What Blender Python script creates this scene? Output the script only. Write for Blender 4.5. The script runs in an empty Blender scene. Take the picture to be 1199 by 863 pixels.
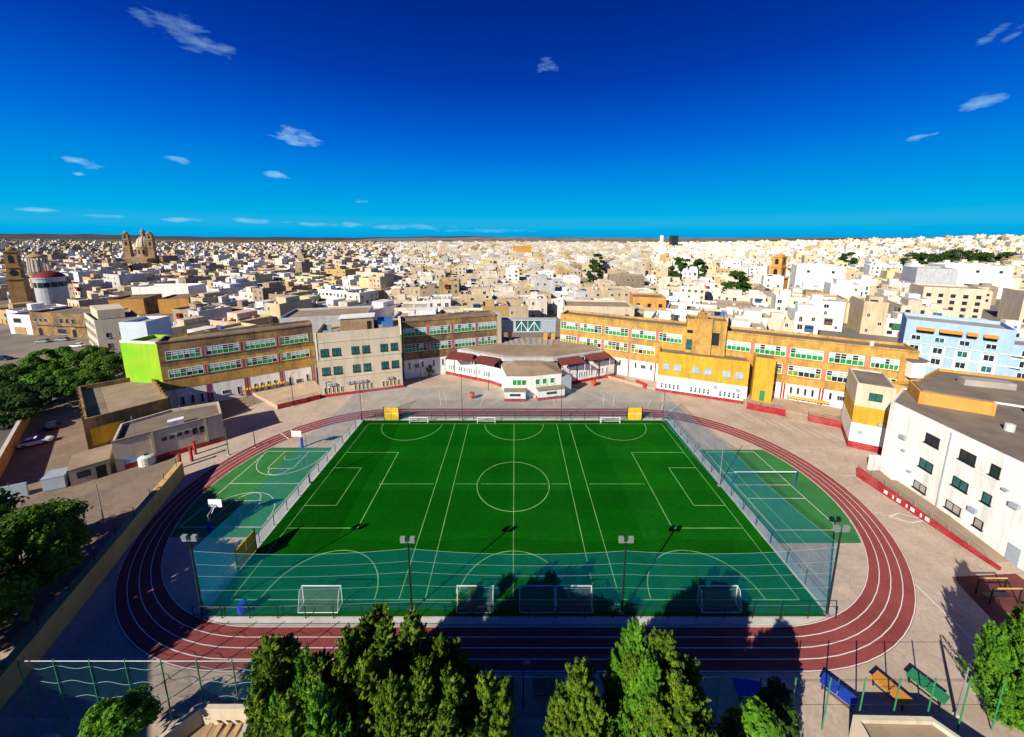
import bpy, math, random
import numpy as np
from math import sin, cos, pi, radians, hypot, atan2, sqrt
R = random.Random(7)
S = bpy.context.scene
COL = S.collection
# ------------------------------------------------------------------ camera model (metres; z up, y away from the camera)
CAM_H, FPX, TILT = 39.5, 420.0, radians(9.5)
CX, CY = 603.0, 277 + FPX * math.tan(TILT)
_c, _s = cos(TILT), sin(TILT)
def at(px, py, z=0.0):
    a, b = (px - CX) / FPX, (py - CY) / FPX
    t = (z - CAM_H) / (-_s - b * _c)
    return (a * t, (_c - b * _s) * t)
def ray(px, py, D):
    a, b = (px - CX) / FPX, (py - CY) / FPX
    t = D / (_c - b * _s)
    return (a * t, D, CAM_H + (-_s - b * _c) * t)
def proj(x, y, z):
    zc = y * _c + (CAM_H - z) * _s
    if zc < 1: return (-9e3, 9e3)
    return (CX + FPX * x / zc, CY + FPX * ((CAM_H - z) * _c - y * _s) / zc)

# ------------------------------------------------------------------ materials
def new_mat(name):
    m = bpy.data.materials.new(name); m.use_nodes = True
    nt = m.node_tree; b = nt.nodes['Principled BSDF']
    return m, nt, b
def N(nt, t, **kw):
    n = nt.nodes.new(t)
    for k, v in kw.items(): setattr(n, k, v)
    return n
def mixc(nt, fac, a, b, blend='MIX'):
    n = N(nt, 'ShaderNodeMix', data_type='RGBA', blend_type=blend)
    for sock, v in ((n.inputs[0], fac), (n.inputs[6], a), (n.inputs[7], b)):
        if isinstance(v, (int, float)): sock.default_value = v
        elif isinstance(v, tuple): sock.default_value = (*v[:3], 1)
        else: nt.links.new(v, sock)
    return n.outputs[2]
def noise(nt, vec, scale, detail=4, rough=.6, lo=.35, hi=.65):
    n = N(nt, 'ShaderNodeTexNoise'); n.inputs['Scale'].default_value = scale
    n.inputs['Detail'].default_value = detail; n.inputs['Roughness'].default_value = rough
    nt.links.new(vec, n.inputs['Vector'])
    r = N(nt, 'ShaderNodeMapRange'); r.inputs[1].default_value = lo; r.inputs[2].default_value = hi
    nt.links.new(n.outputs[0], r.inputs[0])
    return r.outputs[0]
def pos(nt, sc=(1, 1, 1)):
    g = N(nt, 'ShaderNodeNewGeometry'); m = N(nt, 'ShaderNodeVectorMath', operation='MULTIPLY')
    nt.links.new(g.outputs['Position'], m.inputs[0]); m.inputs[1].default_value = sc
    return m.outputs[0]
def mat(name, base, rough=.85, var=.12, scale=.6, stain=None, sscale=.15, samt=.7, squash=1.0, metal=0, spec=.3, fine=0, attr=False, slo=.45, shi=.75, bump=0, streak=0, crack=0):
    m, nt, b = new_mat(name)
    p = pos(nt, (1, 1, squash))
    c = tuple(base)
    lo = tuple(x * (1 - var) for x in c); hi = tuple(min(1, x * (1 + var)) for x in c)
    out = mixc(nt, noise(nt, p, scale), lo, hi)
    if attr:
        a = N(nt, 'ShaderNodeAttribute', attribute_name='Col')
        out = mixc(nt, 1.0, a.outputs['Color'], out, 'MULTIPLY')
    if fine:
        out = mixc(nt, noise(nt, p, fine, 2), mixc(nt, .18, out, (0, 0, 0)), out)
    if stain:
        f = N(nt, 'ShaderNodeMath', operation='MULTIPLY'); nt.links.new(noise(nt, p, sscale, 6, .7, slo, shi), f.inputs[0]); f.inputs[1].default_value = samt
        out = mixc(nt, f.outputs[0], out, tuple(stain))
    if streak:
        f = N(nt, 'ShaderNodeMath', operation='MULTIPLY'); nt.links.new(noise(nt, pos(nt, (1, 1, .09)), 1.1, 5, .7, .5, .72), f.inputs[0]); f.inputs[1].default_value = streak
        out = mixc(nt, f.outputs[0], out, mixc(nt, .72, out, (.03, .025, .02)))
    if crack:
        v = N(nt, 'ShaderNodeTexVoronoi', feature='DISTANCE_TO_EDGE'); v.inputs['Scale'].default_value = .16
        w = N(nt, 'ShaderNodeTexNoise'); w.inputs['Scale'].default_value = .35; w.inputs['Detail'].default_value = 5; nt.links.new(p, w.inputs['Vector'])
        ad = N(nt, 'ShaderNodeVectorMath', operation='MULTIPLY_ADD'); nt.links.new(w.outputs['Color'], ad.inputs[0]); ad.inputs[1].default_value = (3.5, 3.5, 0); nt.links.new(p, ad.inputs[2])
        nt.links.new(ad.outputs[0], v.inputs['Vector'])
        r_ = N(nt, 'ShaderNodeMapRange'); r_.inputs[1].default_value = .004; r_.inputs[2].default_value = .018; r_.inputs[3].default_value = crack; r_.inputs[4].default_value = 0; nt.links.new(v.outputs['Distance'], r_.inputs[0])
        out = mixc(nt, r_.outputs[0], out, mixc(nt, .6, out, (.05, .04, .035)))
    nt.links.new(out, b.inputs['Base Color'])
    b.inputs['Roughness'].default_value = rough; b.inputs['Metallic'].default_value = metal
    b.inputs['Specular IOR Level'].default_value = spec
    if bump:
        bn = N(nt, 'ShaderNodeBump'); bn.inputs['Strength'].default_value = .5; bn.inputs['Distance'].default_value = bump
        t = N(nt, 'ShaderNodeTexNoise'); t.inputs['Scale'].default_value = 3; nt.links.new(p, t.inputs['Vector'])
        nt.links.new(t.outputs[0], bn.inputs['Height']); nt.links.new(bn.outputs[0], b.inputs['Normal'])
    return m
K = {}
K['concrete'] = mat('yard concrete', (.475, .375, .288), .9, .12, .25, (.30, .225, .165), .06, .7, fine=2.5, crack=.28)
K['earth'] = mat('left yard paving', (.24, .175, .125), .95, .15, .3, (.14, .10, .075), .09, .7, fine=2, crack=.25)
K['asphalt'] = mat('street asphalt', (.10, .095, .09), .9, .2, .2, (.16, .15, .14), .05, .6)
K['pave'] = mat('pavement', (.36, .32, .26), .9, .12, .5)
K['kerb'] = mat('pale kerb concrete', (.50, .47, .42), .9, .1, .7, (.3, .27, .22), .3, .5)
K['track'] = mat('track rubber', (.245, .048, .042), .85, .13, .22, (.30, .10, .085), .07, .5, fine=4)
K['white_line'] = mat('white line paint', (.64, .62, .59), .7, .05, 1)
K['turf_line'] = mat('faded turf line', (.17, .37, .12), .8, .25, .4)
K['court_green'] = mat('court acrylic', (.03, .19, .035), .75, .15, .2, (.02, .12, .06), .08, .7, fine=3)
K['white'] = mat('white painted render', (.78, .76, .71), .85, .05, .5, (.5, .45, .37), .22, .5, squash=.35, streak=0.5)
K['cream'] = mat('cream render', (.55, .47, .345), .85, .06, .5, (.45, .35, .22), .2, .5, squash=.35, streak=0.45)
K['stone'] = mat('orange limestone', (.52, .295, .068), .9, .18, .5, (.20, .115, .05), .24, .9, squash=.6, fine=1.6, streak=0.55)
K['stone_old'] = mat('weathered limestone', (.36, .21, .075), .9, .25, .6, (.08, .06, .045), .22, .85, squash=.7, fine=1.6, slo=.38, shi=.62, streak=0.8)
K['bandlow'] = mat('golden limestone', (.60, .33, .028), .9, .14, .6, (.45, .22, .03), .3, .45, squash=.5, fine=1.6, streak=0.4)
K['red'] = mat('red plinth paint', (.30, .016, .024), .8, .15, .8, (.30, .14, .11), .4, .6, streak=0.4)
K['pink'] = mat('faded red pilaster', (.45, .17, .15), .85, .1, 1)
K['roof'] = mat('bitumen roof', (.165, .13, .098), .95, .18, .3, (.28, .23, .17), .12, .6)
K['roof_tan'] = mat('tan roof screed', (.29, .215, .14), .95, .15, .3, (.20, .14, .09), .1, .7)
K['roof_grey'] = mat('grey roof', (.30, .28, .25), .95, .15, .4, (.45, .40, .33), .15, .6)
K['lime'] = mat('lime green paint', (.27, .47, .012), .8, .06, .3, (.08, .5, .005), .12, .9, streak=0.2)
K['glass'] = mat('dark window glass', (.018, .026, .03), .12, .3, .8, spec=.6)
K['teal_glass'] = mat('teal window glass', (.02, .11, .11), .12, .3, 1.5, spec=.6)
K['pale_pane'] = mat('pale translucent pane', (.34, .42, .43), .3, .15, 1)
K['green_blind'] = mat('green blind', (.015, .23, .045), .5, .35, .8)
K['yellow_blind'] = mat('olive blind', (.20, .24, .02), .5, .4, .8)
K['frame'] = mat('white window frame', (.78, .80, .79), .5, .03, 1)
K['dark'] = mat('dark steel', (.018, .022, .022), .5, .2, 2, metal=.3)
K['green_metal'] = mat('green painted post', (.03, .20, .075), .5, .2, 2)
K['grey_metal'] = mat('grey galvanised steel', (.30, .32, .33), .45, .1, 2, metal=.4)
K['panel_grey'] = mat('grey cladding', (.30, .34, .38), .55, .08, 1)
K['fascia'] = mat('grey fascia', (.40, .41, .42), .7, .1, .6, streak=0.4)
K['canopy'] = mat('maroon canopy', (.17, .035, .03), .7, .15, .8)
K['yellow'] = mat('yellow padding', (.66, .42, .02), .7, .08, 1)
K['ochre'] = mat('ochre wall', (.55, .37, .12), .9, .15, .5, (.28, .18, .07), .25, .6, streak=0.4)
K['blue'] = mat('blue plastic', (.01, .035, .42), .4, .15, 1)
K['tt_blue'] = mat('blue table top', (.015, .05, .33), .5, .1, 1)
K['tt_green'] = mat('green table top', (.02, .20, .08), .5, .1, 1)
K['tt_orange'] = mat('orange table top', (.50, .215, .03), .5, .1, 1)
K['tt_brown'] = mat('brown table top', (.18, .12, .07), .6, .2, 1)
K['tt_red'] = mat('dark red table top', (.22, .02, .02), .6, .2, 1)
K['urn'] = mat('terracotta red paint', (.55, .07, .03), .6, .1, 1)
K['blue_wall'] = mat('pale blue render', (.29, .42, .58), .85, .05, .4, (.36, .48, .64), .15, .5, streak=0.3)
K['cream_trim'] = mat('cream trim', (.75, .68, .45), .8, .05, .6)
K['brick_orange'] = mat('orange stone', (.55, .28, .06), .9, .15, .4, (.3, .15, .05), .2, .5, streak=0.5)
K['old_stone'] = mat('church stone', (.36, .24, .13), .9, .2, .25, (.12, .08, .05), .12, .7, streak=0.5)
K['dome'] = mat('pale dome stone', (.55, .46, .34), .85, .12, .2)
K['red_roof'] = mat('red dome tiles', (.17, .014, .014), .7, .15, .3)
K['trunk'] = mat('bark', (.10, .075, .05), .95, .3, 2)
K['timber'] = mat('weathered planks', (.36, .22, .10), .8, .25, 1.2)
K['wallc'] = mat('painted house wall', (.93, .93, .93), .9, .10, .35, (.30, .22, .14), .16, .42, squash=.45, attr=True, streak=0.55)
K['roofc'] = mat('house roof screed', (.40, .35, .28), .95, .25, .12, (.20, .16, .12), .2, .6)
K['tank'] = mat('roof water tank', (.55, .55, .52), .6, .2, .2)
K['tank_blue'] = mat('blue water tank', (.05, .16, .40), .5, .2, .2)
K['carpaint_w'] = mat('white car paint', (.75, .75, .74), .25, .02, 1, spec=.5)
K['carpaint_d'] = mat('dark car paint', (.02, .022, .03), .2, .02, 1, spec=.5)
K['carpaint_s'] = mat('silver car paint', (.45, .47, .49), .25, .02, 1, metal=.5)
K['carpaint_r'] = mat('red car paint', (.45, .02, .03), .25, .02, 1, spec=.5)
K['tyre'] = mat('tyre rubber', (.02, .02, .02), .9, .1, 1)
K['solar'] = mat('solar panel', (.01, .02, .06), .15, .1, 1)
K['bal_green'] = mat('green timber balcony', (.02, .13, .05), .6, .1, 1)
K['bal_red'] = mat('maroon timber balcony', (.20, .02, .02), .6, .1, 1)
K['bal_blue'] = mat('blue timber balcony', (.03, .10, .25), .6, .1, 1)
K['bal_brown'] = mat('brown timber balcony', (.13, .07, .035), .6, .1, 1)
K['maroon_paving'] = mat('maroon paving', (.11, .03, .03), .9, .2, .5)  # maroon darkened: tree shade put into the base colour
K['panel_white'] = mat('pale blue-white render', (.58, .64, .70), .85, .05, .4)
K['terrace_pave'] = mat('terrace paving', (.47, .34, .235), .9, .12, .3, (.30, .21, .14), .1, .6, fine=2)
K['tower_stone'] = mat('tower stone', (.40, .225, .08), .9, .2, .4, (.12, .08, .04), .2, .7, streak=.5)
K['ball'] = mat('white plastic', (.8, .8, .8), .5, .02, 1)
K['light_glass'] = mat('lamp glass', (.6, .6, .58), .2, .02, 1, spec=.6)

def turf_mat():
    m, nt, b = new_mat('artificial turf')
    p = pos(nt)
    sep = N(nt, 'ShaderNodeSeparateXYZ'); nt.links.new(p, sep.inputs[0])
    def band(o, per, ph):
        a = N(nt, 'ShaderNodeMath', operation='MULTIPLY_ADD'); nt.links.new(o, a.inputs[0]); a.inputs[1].default_value = 1 / per; a.inputs[2].default_value = ph
        fl = N(nt, 'ShaderNodeMath', operation='FLOOR'); nt.links.new(a.outputs[0], fl.inputs[0])
        w = N(nt, 'ShaderNodeTexWhiteNoise', noise_dimensions='1D'); nt.links.new(fl.outputs[0], w.inputs['W'])
        return w.outputs[0]
    rolls = band(sep.outputs[1], 4.0, .3); rolls2 = band(sep.outputs[0], 9.0, .1)
    c = mixc(nt, rolls, (.0022, .095, .0020), (.0040, .134, .0034))
    c = mixc(nt, rolls2, mixc(nt, .16, c, (.0, .02, .0)), mixc(nt, .12, c, (.03, .16, .02)))
    c = mixc(nt, noise(nt, p, .10, 3), mixc(nt, .38, c, (.003, .035, .003)), c)
    c = mixc(nt, noise(nt, pos(nt, (1, 3.5, 1)), 1.3, 3), mixc(nt, .34, c, (.002, .02, .002)), c)
    nt.links.new(c, b.inputs['Base Color']); b.inputs['Roughness'].default_value = 1; b.inputs['Specular IOR Level'].default_value = 0.0
    return m
K['turf'] = turf_mat()

def net_mat(name, colr, alpha):
    m, nt, b = new_mat(name)
    t = N(nt, 'ShaderNodeBsdfTransparent'); d = N(nt, 'ShaderNodeBsdfDiffuse'); d.inputs[0].default_value = (*colr, 1)
    tl = N(nt, 'ShaderNodeBsdfTranslucent'); tl.inputs[0].default_value = (*colr, 1)
    ad = N(nt, 'ShaderNodeMixShader'); ad.inputs[0].default_value = .4
    nt.links.new(d.outputs[0], ad.inputs[1]); nt.links.new(tl.outputs[0], ad.inputs[2])
    mx = N(nt, 'ShaderNodeMixShader')
    fr = N(nt, 'ShaderNodeMapRange'); nt.links.new(noise(nt, pos(nt, (1, 1, .35)), .55, 5, .65, .3, .7), fr.inputs[0]); fr.inputs[3].default_value = alpha * .72; fr.inputs[4].default_value = alpha * 1.25; nt.links.new(fr.outputs[0], mx.inputs[0])
    nt.links.new(t.outputs[0], mx.inputs[1]); nt.links.new(ad.outputs[0], mx.inputs[2])
    nt.links.new(mx.outputs[0], nt.nodes['Material Output'].inputs[0])
    return m
K['net'] = net_mat('blue sports netting', (.004, .25, .34), .19)
K['net_side'] = net_mat('blue side netting', (.008, .24, .42), .27)
K['net_dark'] = net_mat('green chain link', (.02, .09, .09), .22)
K['goal_net'] = net_mat('white goal netting', (.75, .78, .78), .10)
K['mesh_low'] = net_mat('dark weld mesh', (.03, .05, .07), .12)

def leaf_mat(name, a, b_, scale=.9):
    m, nt, b = new_mat(name)
    at_ = N(nt, 'ShaderNodeAttribute', attribute_name='tint')
    c = mixc(nt, at_.outputs['Fac'], a, b_)
    c = mixc(nt, noise(nt, pos(nt), scale, 3), mixc(nt, .4, c, (.005, .02, .003)), c)
    nt.links.new(c, b.inputs['Base Color']); b.inputs['Roughness'].default_value = .65; b.inputs['Specular IOR Level'].default_value = .15
    tr = N(nt, 'ShaderNodeBsdfTranslucent'); nt.links.new(c, tr.inputs[0])
    mx = N(nt, 'ShaderNodeMixShader'); mx.inputs[0].default_value = .22
    nt.links.new(b.outputs[0], mx.inputs[1]); nt.links.new(tr.outputs[0], mx.inputs[2])
    nt.links.new(mx.outputs[0], nt.nodes['Material Output'].inputs[0])
    return m
K['leaf_cyp'] = leaf_mat('cypress foliage', (.045, .125, .007), (.19, .29, .016))
K['leaf_bright'] = leaf_mat('bright cypress foliage', (.045, .165, .009), (.145, .33, .016))
K['leaf_pine'] = leaf_mat('pine foliage', (.042, .125, .008), (.13, .26, .016))
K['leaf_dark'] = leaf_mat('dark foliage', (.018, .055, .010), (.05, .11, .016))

# ------------------------------------------------------------------ mesh builder
ORG = {}
class MB:
    def __init__(self): self.v, self.f, self.m, self.c = [], [], [], []
    def face(self, pts, m=0, c=None):
        i = len(self.v); self.v += [tuple(p) for p in pts]; self.f.append(tuple(range(i, i + len(pts)))); self.m.append(m); self.c.append(c)
    def hexa(self, b, t, m=0, c=None, mt=None, bottom=True):
        n = len(b)
        for k in range(n):
            j = (k + 1) % n
            self.face((b[k], b[j], t[j], t[k]), m, c)
        self.face(t, m if mt is None else mt, c)
        if bottom: self.face(b[::-1], m, c)
    def prism(self, poly, z0, z1, m=0, c=None, mt=None):
        if area(poly) < 0: poly = poly[::-1]
        self.hexa([(x, y, z0) for x, y in poly], [(x, y, z1) for x, y in poly], m, c, mt)
    def box(self, x0, y0, z0, x1, y1, z1, m=0, c=None):
        self.prism([(x0, y0), (x1, y0), (x1, y1), (x0, y1)], z0, z1, m, c)
    def tube(self, p, q, r, r2=None, n=6, m=0):
        p, q = np.array(p, float), np.array(q, float); d = q - p; L = np.linalg.norm(d)
        if L < 1e-6: return
        d /= L; a = np.cross(d, (0, 0, 1) if abs(d[2]) < .9 else (1, 0, 0)); a /= np.linalg.norm(a); b = np.cross(d, a)
        r2 = r if r2 is None else r2
        A = [tuple(p + r * (a * cos(t) + b * sin(t))) for t in np.linspace(0, 2 * pi, n, False)]
        B = [tuple(q + r2 * (a * cos(t) + b * sin(t))) for t in np.linspace(0, 2 * pi, n, False)]
        self.hexa(A, B, m)
    def lathe(self, cx, cy, prof, n=16, m=0, mats=None):
        for k in range(len(prof) - 1):
            (r0, z0), (r1, z1) = prof[k], prof[k + 1]; mm = mats[k] if mats else m
            for i in range(n):
                a, b = 2 * pi * i / n, 2 * pi * (i + 1) / n
                q = [(cx + r0 * cos(a), cy + r0 * sin(a), z0), (cx + r0 * cos(b), cy + r0 * sin(b), z0), (cx + r1 * cos(b), cy + r1 * sin(b), z1), (cx + r1 * cos(a), cy + r1 * sin(a), z1)]
                if r1 < 1e-6: q = q[:3]
                elif r0 < 1e-6: q = [q[0], q[2], q[3]]
                self.face(q, mm)
    def fbox(self, F, s0, s1, t0, t1, z0, z1, m=0, c=None):
        P = [F.p(s0, t0), F.p(s1, t0), F.p(s1, t1), F.p(s0, t1)]
        self.prism(P, z0, z1, m, c)
    def mesh(self, name, mats, off=(0, 0, 0)):
        me = bpy.data.meshes.new(name)
        o = np.array(off)
        me.from_pydata([tuple(np.array(v) - o) for v in self.v] if any(off) else self.v, [], self.f)
        for m in mats: me.materials.append(K[m])
        me.polygons.foreach_set('material_index', self.m)
        if any(c is not None for c in self.c):
            at_ = me.attributes.new('Col', 'FLOAT_COLOR', 'FACE')
            at_.data.foreach_set('color', np.array([(*(c or (.5, .45, .38)), 1) for c in self.c], dtype=np.float32).ravel())
        me.update()
        return me
    def build(self, name, mats, parent=None, off=None):
        """world-space vertices -> one object; a child keeps its thing's base as reference"""
        L = ORG[parent.name] if parent else (off or (0, 0, 0))
        ob = bpy.data.objects.new(name, self.mesh(name, mats, L)); COL.objects.link(ob)
        if parent: ob.parent = parent
        else: ob.location = L
        ORG[ob.name] = L
        return ob
def area(p): return sum(p[i][0] * p[(i + 1) % len(p)][1] - p[(i + 1) % len(p)][0] * p[i][1] for i in range(len(p))) / 2
class Frame:
    """facade frame: s along the wall from A to B, t outward (towards the viewer's side), z up"""
    def __init__(f, A, B):
        f.A, f.L = A, hypot(B[0] - A[0], B[1] - A[1]); f.u = ((B[0] - A[0]) / f.L, (B[1] - A[1]) / f.L); f.n = (f.u[1], -f.u[0])
    def p(f, s, t): return (f.A[0] + f.u[0] * s + f.n[0] * t, f.A[1] + f.u[1] * s + f.n[1] * t)
    def rect(f, s0, s1, t0, t1): return [f.p(s0, t0), f.p(s1, t0), f.p(s1, t1), f.p(s0, t1)]
def tag(o, label=None, cat=None, group=None, kind=None):
    for k, v in (('label', label), ('category', cat), ('group', group), ('kind', kind)):
        if v: o[k] = v
    return o
def root(name, label, cat, loc, group=None):
    o = bpy.data.objects.new(name, None); COL.objects.link(o); o.location = loc; o.empty_display_size = .3
    ORG[o.name] = tuple(loc)
    return tag(o, label, cat, group)
def inst(name, me, parent, loc=(0, 0, 0), rz=0):
    ob = bpy.data.objects.new(name, me); COL.objects.link(ob); ob.parent = parent; ob.location = loc; ob.rotation_euler.z = rz
    ORG[ob.name] = ORG.get(parent.name, (0, 0, 0)) if parent else loc
    return ob
def dup(o, loc, rz, label=None, parent=None):
    c = o.copy(); COL.objects.link(c)
    if parent: c.parent = parent
    else: c.location = loc; c.rotation_euler.z = rz
    if label: c['label'] = label
    for ch in o.children: dup(ch, None, 0, None, c)
    return c
def struct(mb, name, mats): return tag(mb.build(name, mats), kind='structure')
def inset(poly, t):
    if area(poly) < 0: poly = poly[::-1]
    n = len(poly); out = []
    for i in range(n):
        p0, p1, p2 = poly[i - 1], poly[i], poly[(i + 1) % n]
        def off(a, b):
            L = hypot(b[0] - a[0], b[1] - a[1]); nx, ny = -(b[1] - a[1]) / L * t, (b[0] - a[0]) / L * t
            return (a[0] + nx, a[1] + ny), (b[0] + nx, b[1] + ny)
        (ax, ay), (bx, by) = off(p0, p1); (cx, cy), (dx, dy) = off(p1, p2)
        den = (bx - ax) * (dy - cy) - (by - ay) * (dx - cx)
        if abs(den) < 1e-9: out.append((bx, by)); continue
        k = ((cx - ax) * (dy - cy) - (cy - ay) * (dx - cx)) / den
        out.append((ax + k * (bx - ax), ay + k * (by - ay)))
    return out
def shell(mb, poly, z0, z1, ph, t=.28, m=0, c=None, roof_m=None):
    """outer walls, parapet ring and (optionally) the roof face"""
    if area(poly) < 0: poly = poly[::-1]
    q = inset(poly, t); n = len(poly)
    for k in range(n):
        j = (k + 1) % n
        mb.face([(*poly[k], z0), (*poly[j], z0), (*poly[j], z1), (*poly[k], z1)], m, c)
        mb.face([(*poly[k], z1), (*poly[j], z1), (*q[j], z1), (*q[k], z1)], m, c)
        mb.face([(*q[j], z1 - ph), (*q[k], z1 - ph), (*q[k], z1), (*q[j], z1)], m, c)
    if roof_m is not None: mb.face([(*p, z1 - ph) for p in q], roof_m, c)
def building(name, label, cat, poly, z0, z1, wall, roof, ph=.9, group=None, t=.3):
    cxm = sum(p[0] for p in poly) / len(poly); cym = sum(p[1] for p in poly) / len(poly)
    r = root(name, label, cat, (cxm, cym, z0), group)
    b = MB(); shell(b, poly, z0, z1, ph, t); b.build('wall', [wall], r)
    if roof:
        b = MB(); b.prism(inset(poly, t + .01), z1 - ph - .2, z1 - ph); b.build('roof', [roof], r)
    return r
def window(r, F, s0, s1, z0, z1, nx=2, zs=(), glass='glass', frame='frame', fw=.07, blinds=None, t=.0, name='window', sill=False):
    """frame with mullions as the part, the glazing as its sub-part"""
    b = MB()
    b.fbox(F, s0, s1, t, t + .10, z1 - fw, z1); b.fbox(F, s0, s1, t, t + .10, z0, z0 + fw)
    b.fbox(F, s0, s0 + fw, t, t + .10, z0 + fw, z1 - fw); b.fbox(F, s1 - fw, s1, t, t + .10, z0 + fw, z1 - fw)
    for k in range(1, nx):
        x = s0 + (s1 - s0) * k / nx; b.fbox(F, x - fw * .45, x + fw * .45, t, t + .085, z0 + fw, z1 - fw)
    for zz in zs: b.fbox(F, s0 + fw, s1 - fw, t, t + .075, zz - fw * .45, zz + fw * .45)
    if sill: b.fbox(F, s0 - .12, s1 + .12, t, t + .2, z0 - .12, z0 - .005)
    w = b.build(name, [frame], r)
    g = MB()
    if blinds:
        zz = z0 + (z1 - z0) * .50
        for k in range(nx):
            a, c_ = s0 + (s1 - s0) * k / nx, s0 + (s1 - s0) * (k + 1) / nx
            m = 1 if R.random() < blinds[1] else 0
            g.fbox(F, a, c_ - .002, t, t + .045, z0 + .02, zz, m)
            g.fbox(F, a, c_ - .002, t, t + .045, zz + .002, z1 - .02, 0 if R.random() < .3 else 2)
        g.build('glazing', [glass, blinds[0], 'pale_pane'], w)
    else:
        g.fbox(F, s0 + .01, s1 - .01, t, t + .045, z0 + .01, z1 - .01); g.build('glazing', [glass], w)
    return w

# ------------------------------------------------------------------ ground
def gz(x, y):
    d = hypot(x, y)
    if y < 300: return 0.0
    h = 0.0
    k = x / max(y, 1)
    if d > 600:
        w = min(1, (d - 600) / 1500)
        h += w * 34 * max(0, min(1, (k - .55) / .75))          # the town climbs to the right
        h += w * 16 * max(0, min(1, (-k - .75) / .6))
    return h
def ground():
    xs = [-9000, -6500, -4500, -3200, -2400] + list(range(-2000, 2001, 100)) + [2400, 3200, 4500, 6500, 9000]
    ys = [-200, 0, 100, 200, 300] + list(range(400, 2401, 100)) + [2800, 3400, 4200, 5200, 6500, 9000, 14000]
    b = MB(); idx = {}
    for j, y in enumerate(ys):
        for i, x in enumerate(xs):
            idx[i, j] = len(b.v); b.v.append((x, y, gz(x, y) - .03))
    for j in range(len(ys) - 1):
        for i in range(len(xs) - 1):
            b.f.append((idx[i, j], idx[i + 1, j], idx[i + 1, j + 1], idx[i, j + 1])); b.m.append(0); b.c.append(None)
    struct(b, 'ground', ['groundm'])
def groundmat():
    m, nt, b = new_mat('town ground')
    p = pos(nt); c = mixc(nt, noise(nt, p, .05, 5), (.14, .125, .11), (.24, .21, .17))
    ln = N(nt, 'ShaderNodeVectorMath', operation='LENGTH'); nt.links.new(p, ln.inputs[0])
    mr = N(nt, 'ShaderNodeMapRange'); mr.inputs[1].default_value = 1900; mr.inputs[2].default_value = 2600; nt.links.new(ln.outputs['Value'], mr.inputs[0])
    far = mixc(nt, noise(nt, p, .004, 5, .6, .4, .6), (.035, .05, .022), (.24, .17, .09))
    c = mixc(nt, mr.outputs[0], c, far); nt.links.new(c, b.inputs['Base Color']); b.inputs['Roughness'].default_value = 1; b.inputs['Specular IOR Level'].default_value = 0
    return m
K['groundm'] = groundmat(); ground()
b = MB(); b.prism([(-47, 18), (75, 18), (75, 60), (90, 75), (40, 110), (3, 125), (-40, 110), (-62, 80), (-66, 66), (-56, 53.5)], -.02, 0.0); struct(b, 'school_yard', ['concrete'])
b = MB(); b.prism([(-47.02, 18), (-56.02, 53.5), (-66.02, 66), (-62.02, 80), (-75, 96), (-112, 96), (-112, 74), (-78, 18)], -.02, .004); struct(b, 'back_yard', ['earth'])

# ------------------------------------------------------------------ running track
TC, TX, RO, RI = 52.5, 27.0, 25.7, 21.75
def stadium(r, n=40):
    p = [(TX + r * cos(a), TC + r * sin(a)) for a in np.linspace(-pi / 2, pi / 2, n)]
    return p + [(-TX + r * cos(a), TC + r * sin(a)) for a in np.linspace(pi / 2, 3 * pi / 2, n)]
def ring(b, ri, ro, z, m=0):
    A, B = stadium(ri), stadium(ro)
    for k in range(len(A)):
        j = (k + 1) % len(A); b.face([(*A[k], z), (*B[k], z), (*B[j], z), (*A[j], z)], m)
b = MB(); ring(b, RI, RO, .02); struct(b, 'running_track', ['track'])
b = MB()
for k in range(5):
    r = RI + .06 + (RO - RI - .14) * k / 4
    ring(b, r - .04, r + .04, .032)
# start and finish bars on the back bend
for ang in (2.45, 2.52):
    p = lambda r: (-TX + r * cos(ang), TC + r * sin(ang))
    (x0, y0), (x1, y1) = p(RI), p(RO); b.face([(x0, y0, .033), (x0 + .15, y0 + .1, .033), (x1 + .15, y1 + .1, .033), (x1, y1, .033)])
struct(b, 'track_lane_marking', ['white_line'])
# pale strip between track and fence



# ------------------------------------------------------------------ football pitch
b = MB(); b.prism([(-32.98, 31.72), (32.98, 31.72), (32.98, 72.6), (-32.98, 72.6)], .004, .04); struct(b, 'football_pitch', ['turf'])
def line(b, p, q, w, z):
    d = hypot(q[0] - p[0], q[1] - p[1]); nx, ny = -(q[1] - p[1]) / d * w / 2, (q[0] - p[0]) / d * w / 2
    b.face([(p[0] - nx, p[1] - ny, z), (q[0] - nx, q[1] - ny, z), (q[0] + nx, q[1] + ny, z), (p[0] + nx, p[1] + ny, z)][::1])
def arc(b, cx, cy, r, a0, a1, w, z, n=48):
    for k in range(n):
        t, u = a0 + (a1 - a0) * k / n, a0 + (a1 - a0) * (k + 1) / n
        b.face([(cx + (r - w / 2) * cos(t), cy + (r - w / 2) * sin(t), z), (cx + (r + w / 2) * cos(t), cy + (r + w / 2) * sin(t), z), (cx + (r + w / 2) * cos(u), cy + (r + w / 2) * sin(u), z), (cx + (r - w / 2) * cos(u), cy + (r - w / 2) * sin(u), z)])
b = MB(); Z = .052; Y0, Y1, XL = 33.45, 71.1, 31.3
w2 = .10
for y in (Y0, Y1): line(b, (-XL, y), (XL, y), .11, Z)
for x in (-XL, XL, -12.8, -9.9, -.2, 8.9, 11.6): line(b, (x, Y0), (x, Y1), w2, Z + .002)
for x0, x1 in ((-22, -13.2), (-9.6, -6.2), (-5.5, 5.2), (5.9, 8.6), (12, 21)): line(b, (x0, 52.2), (x1, 52.2), .09, Z + .004)
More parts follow.
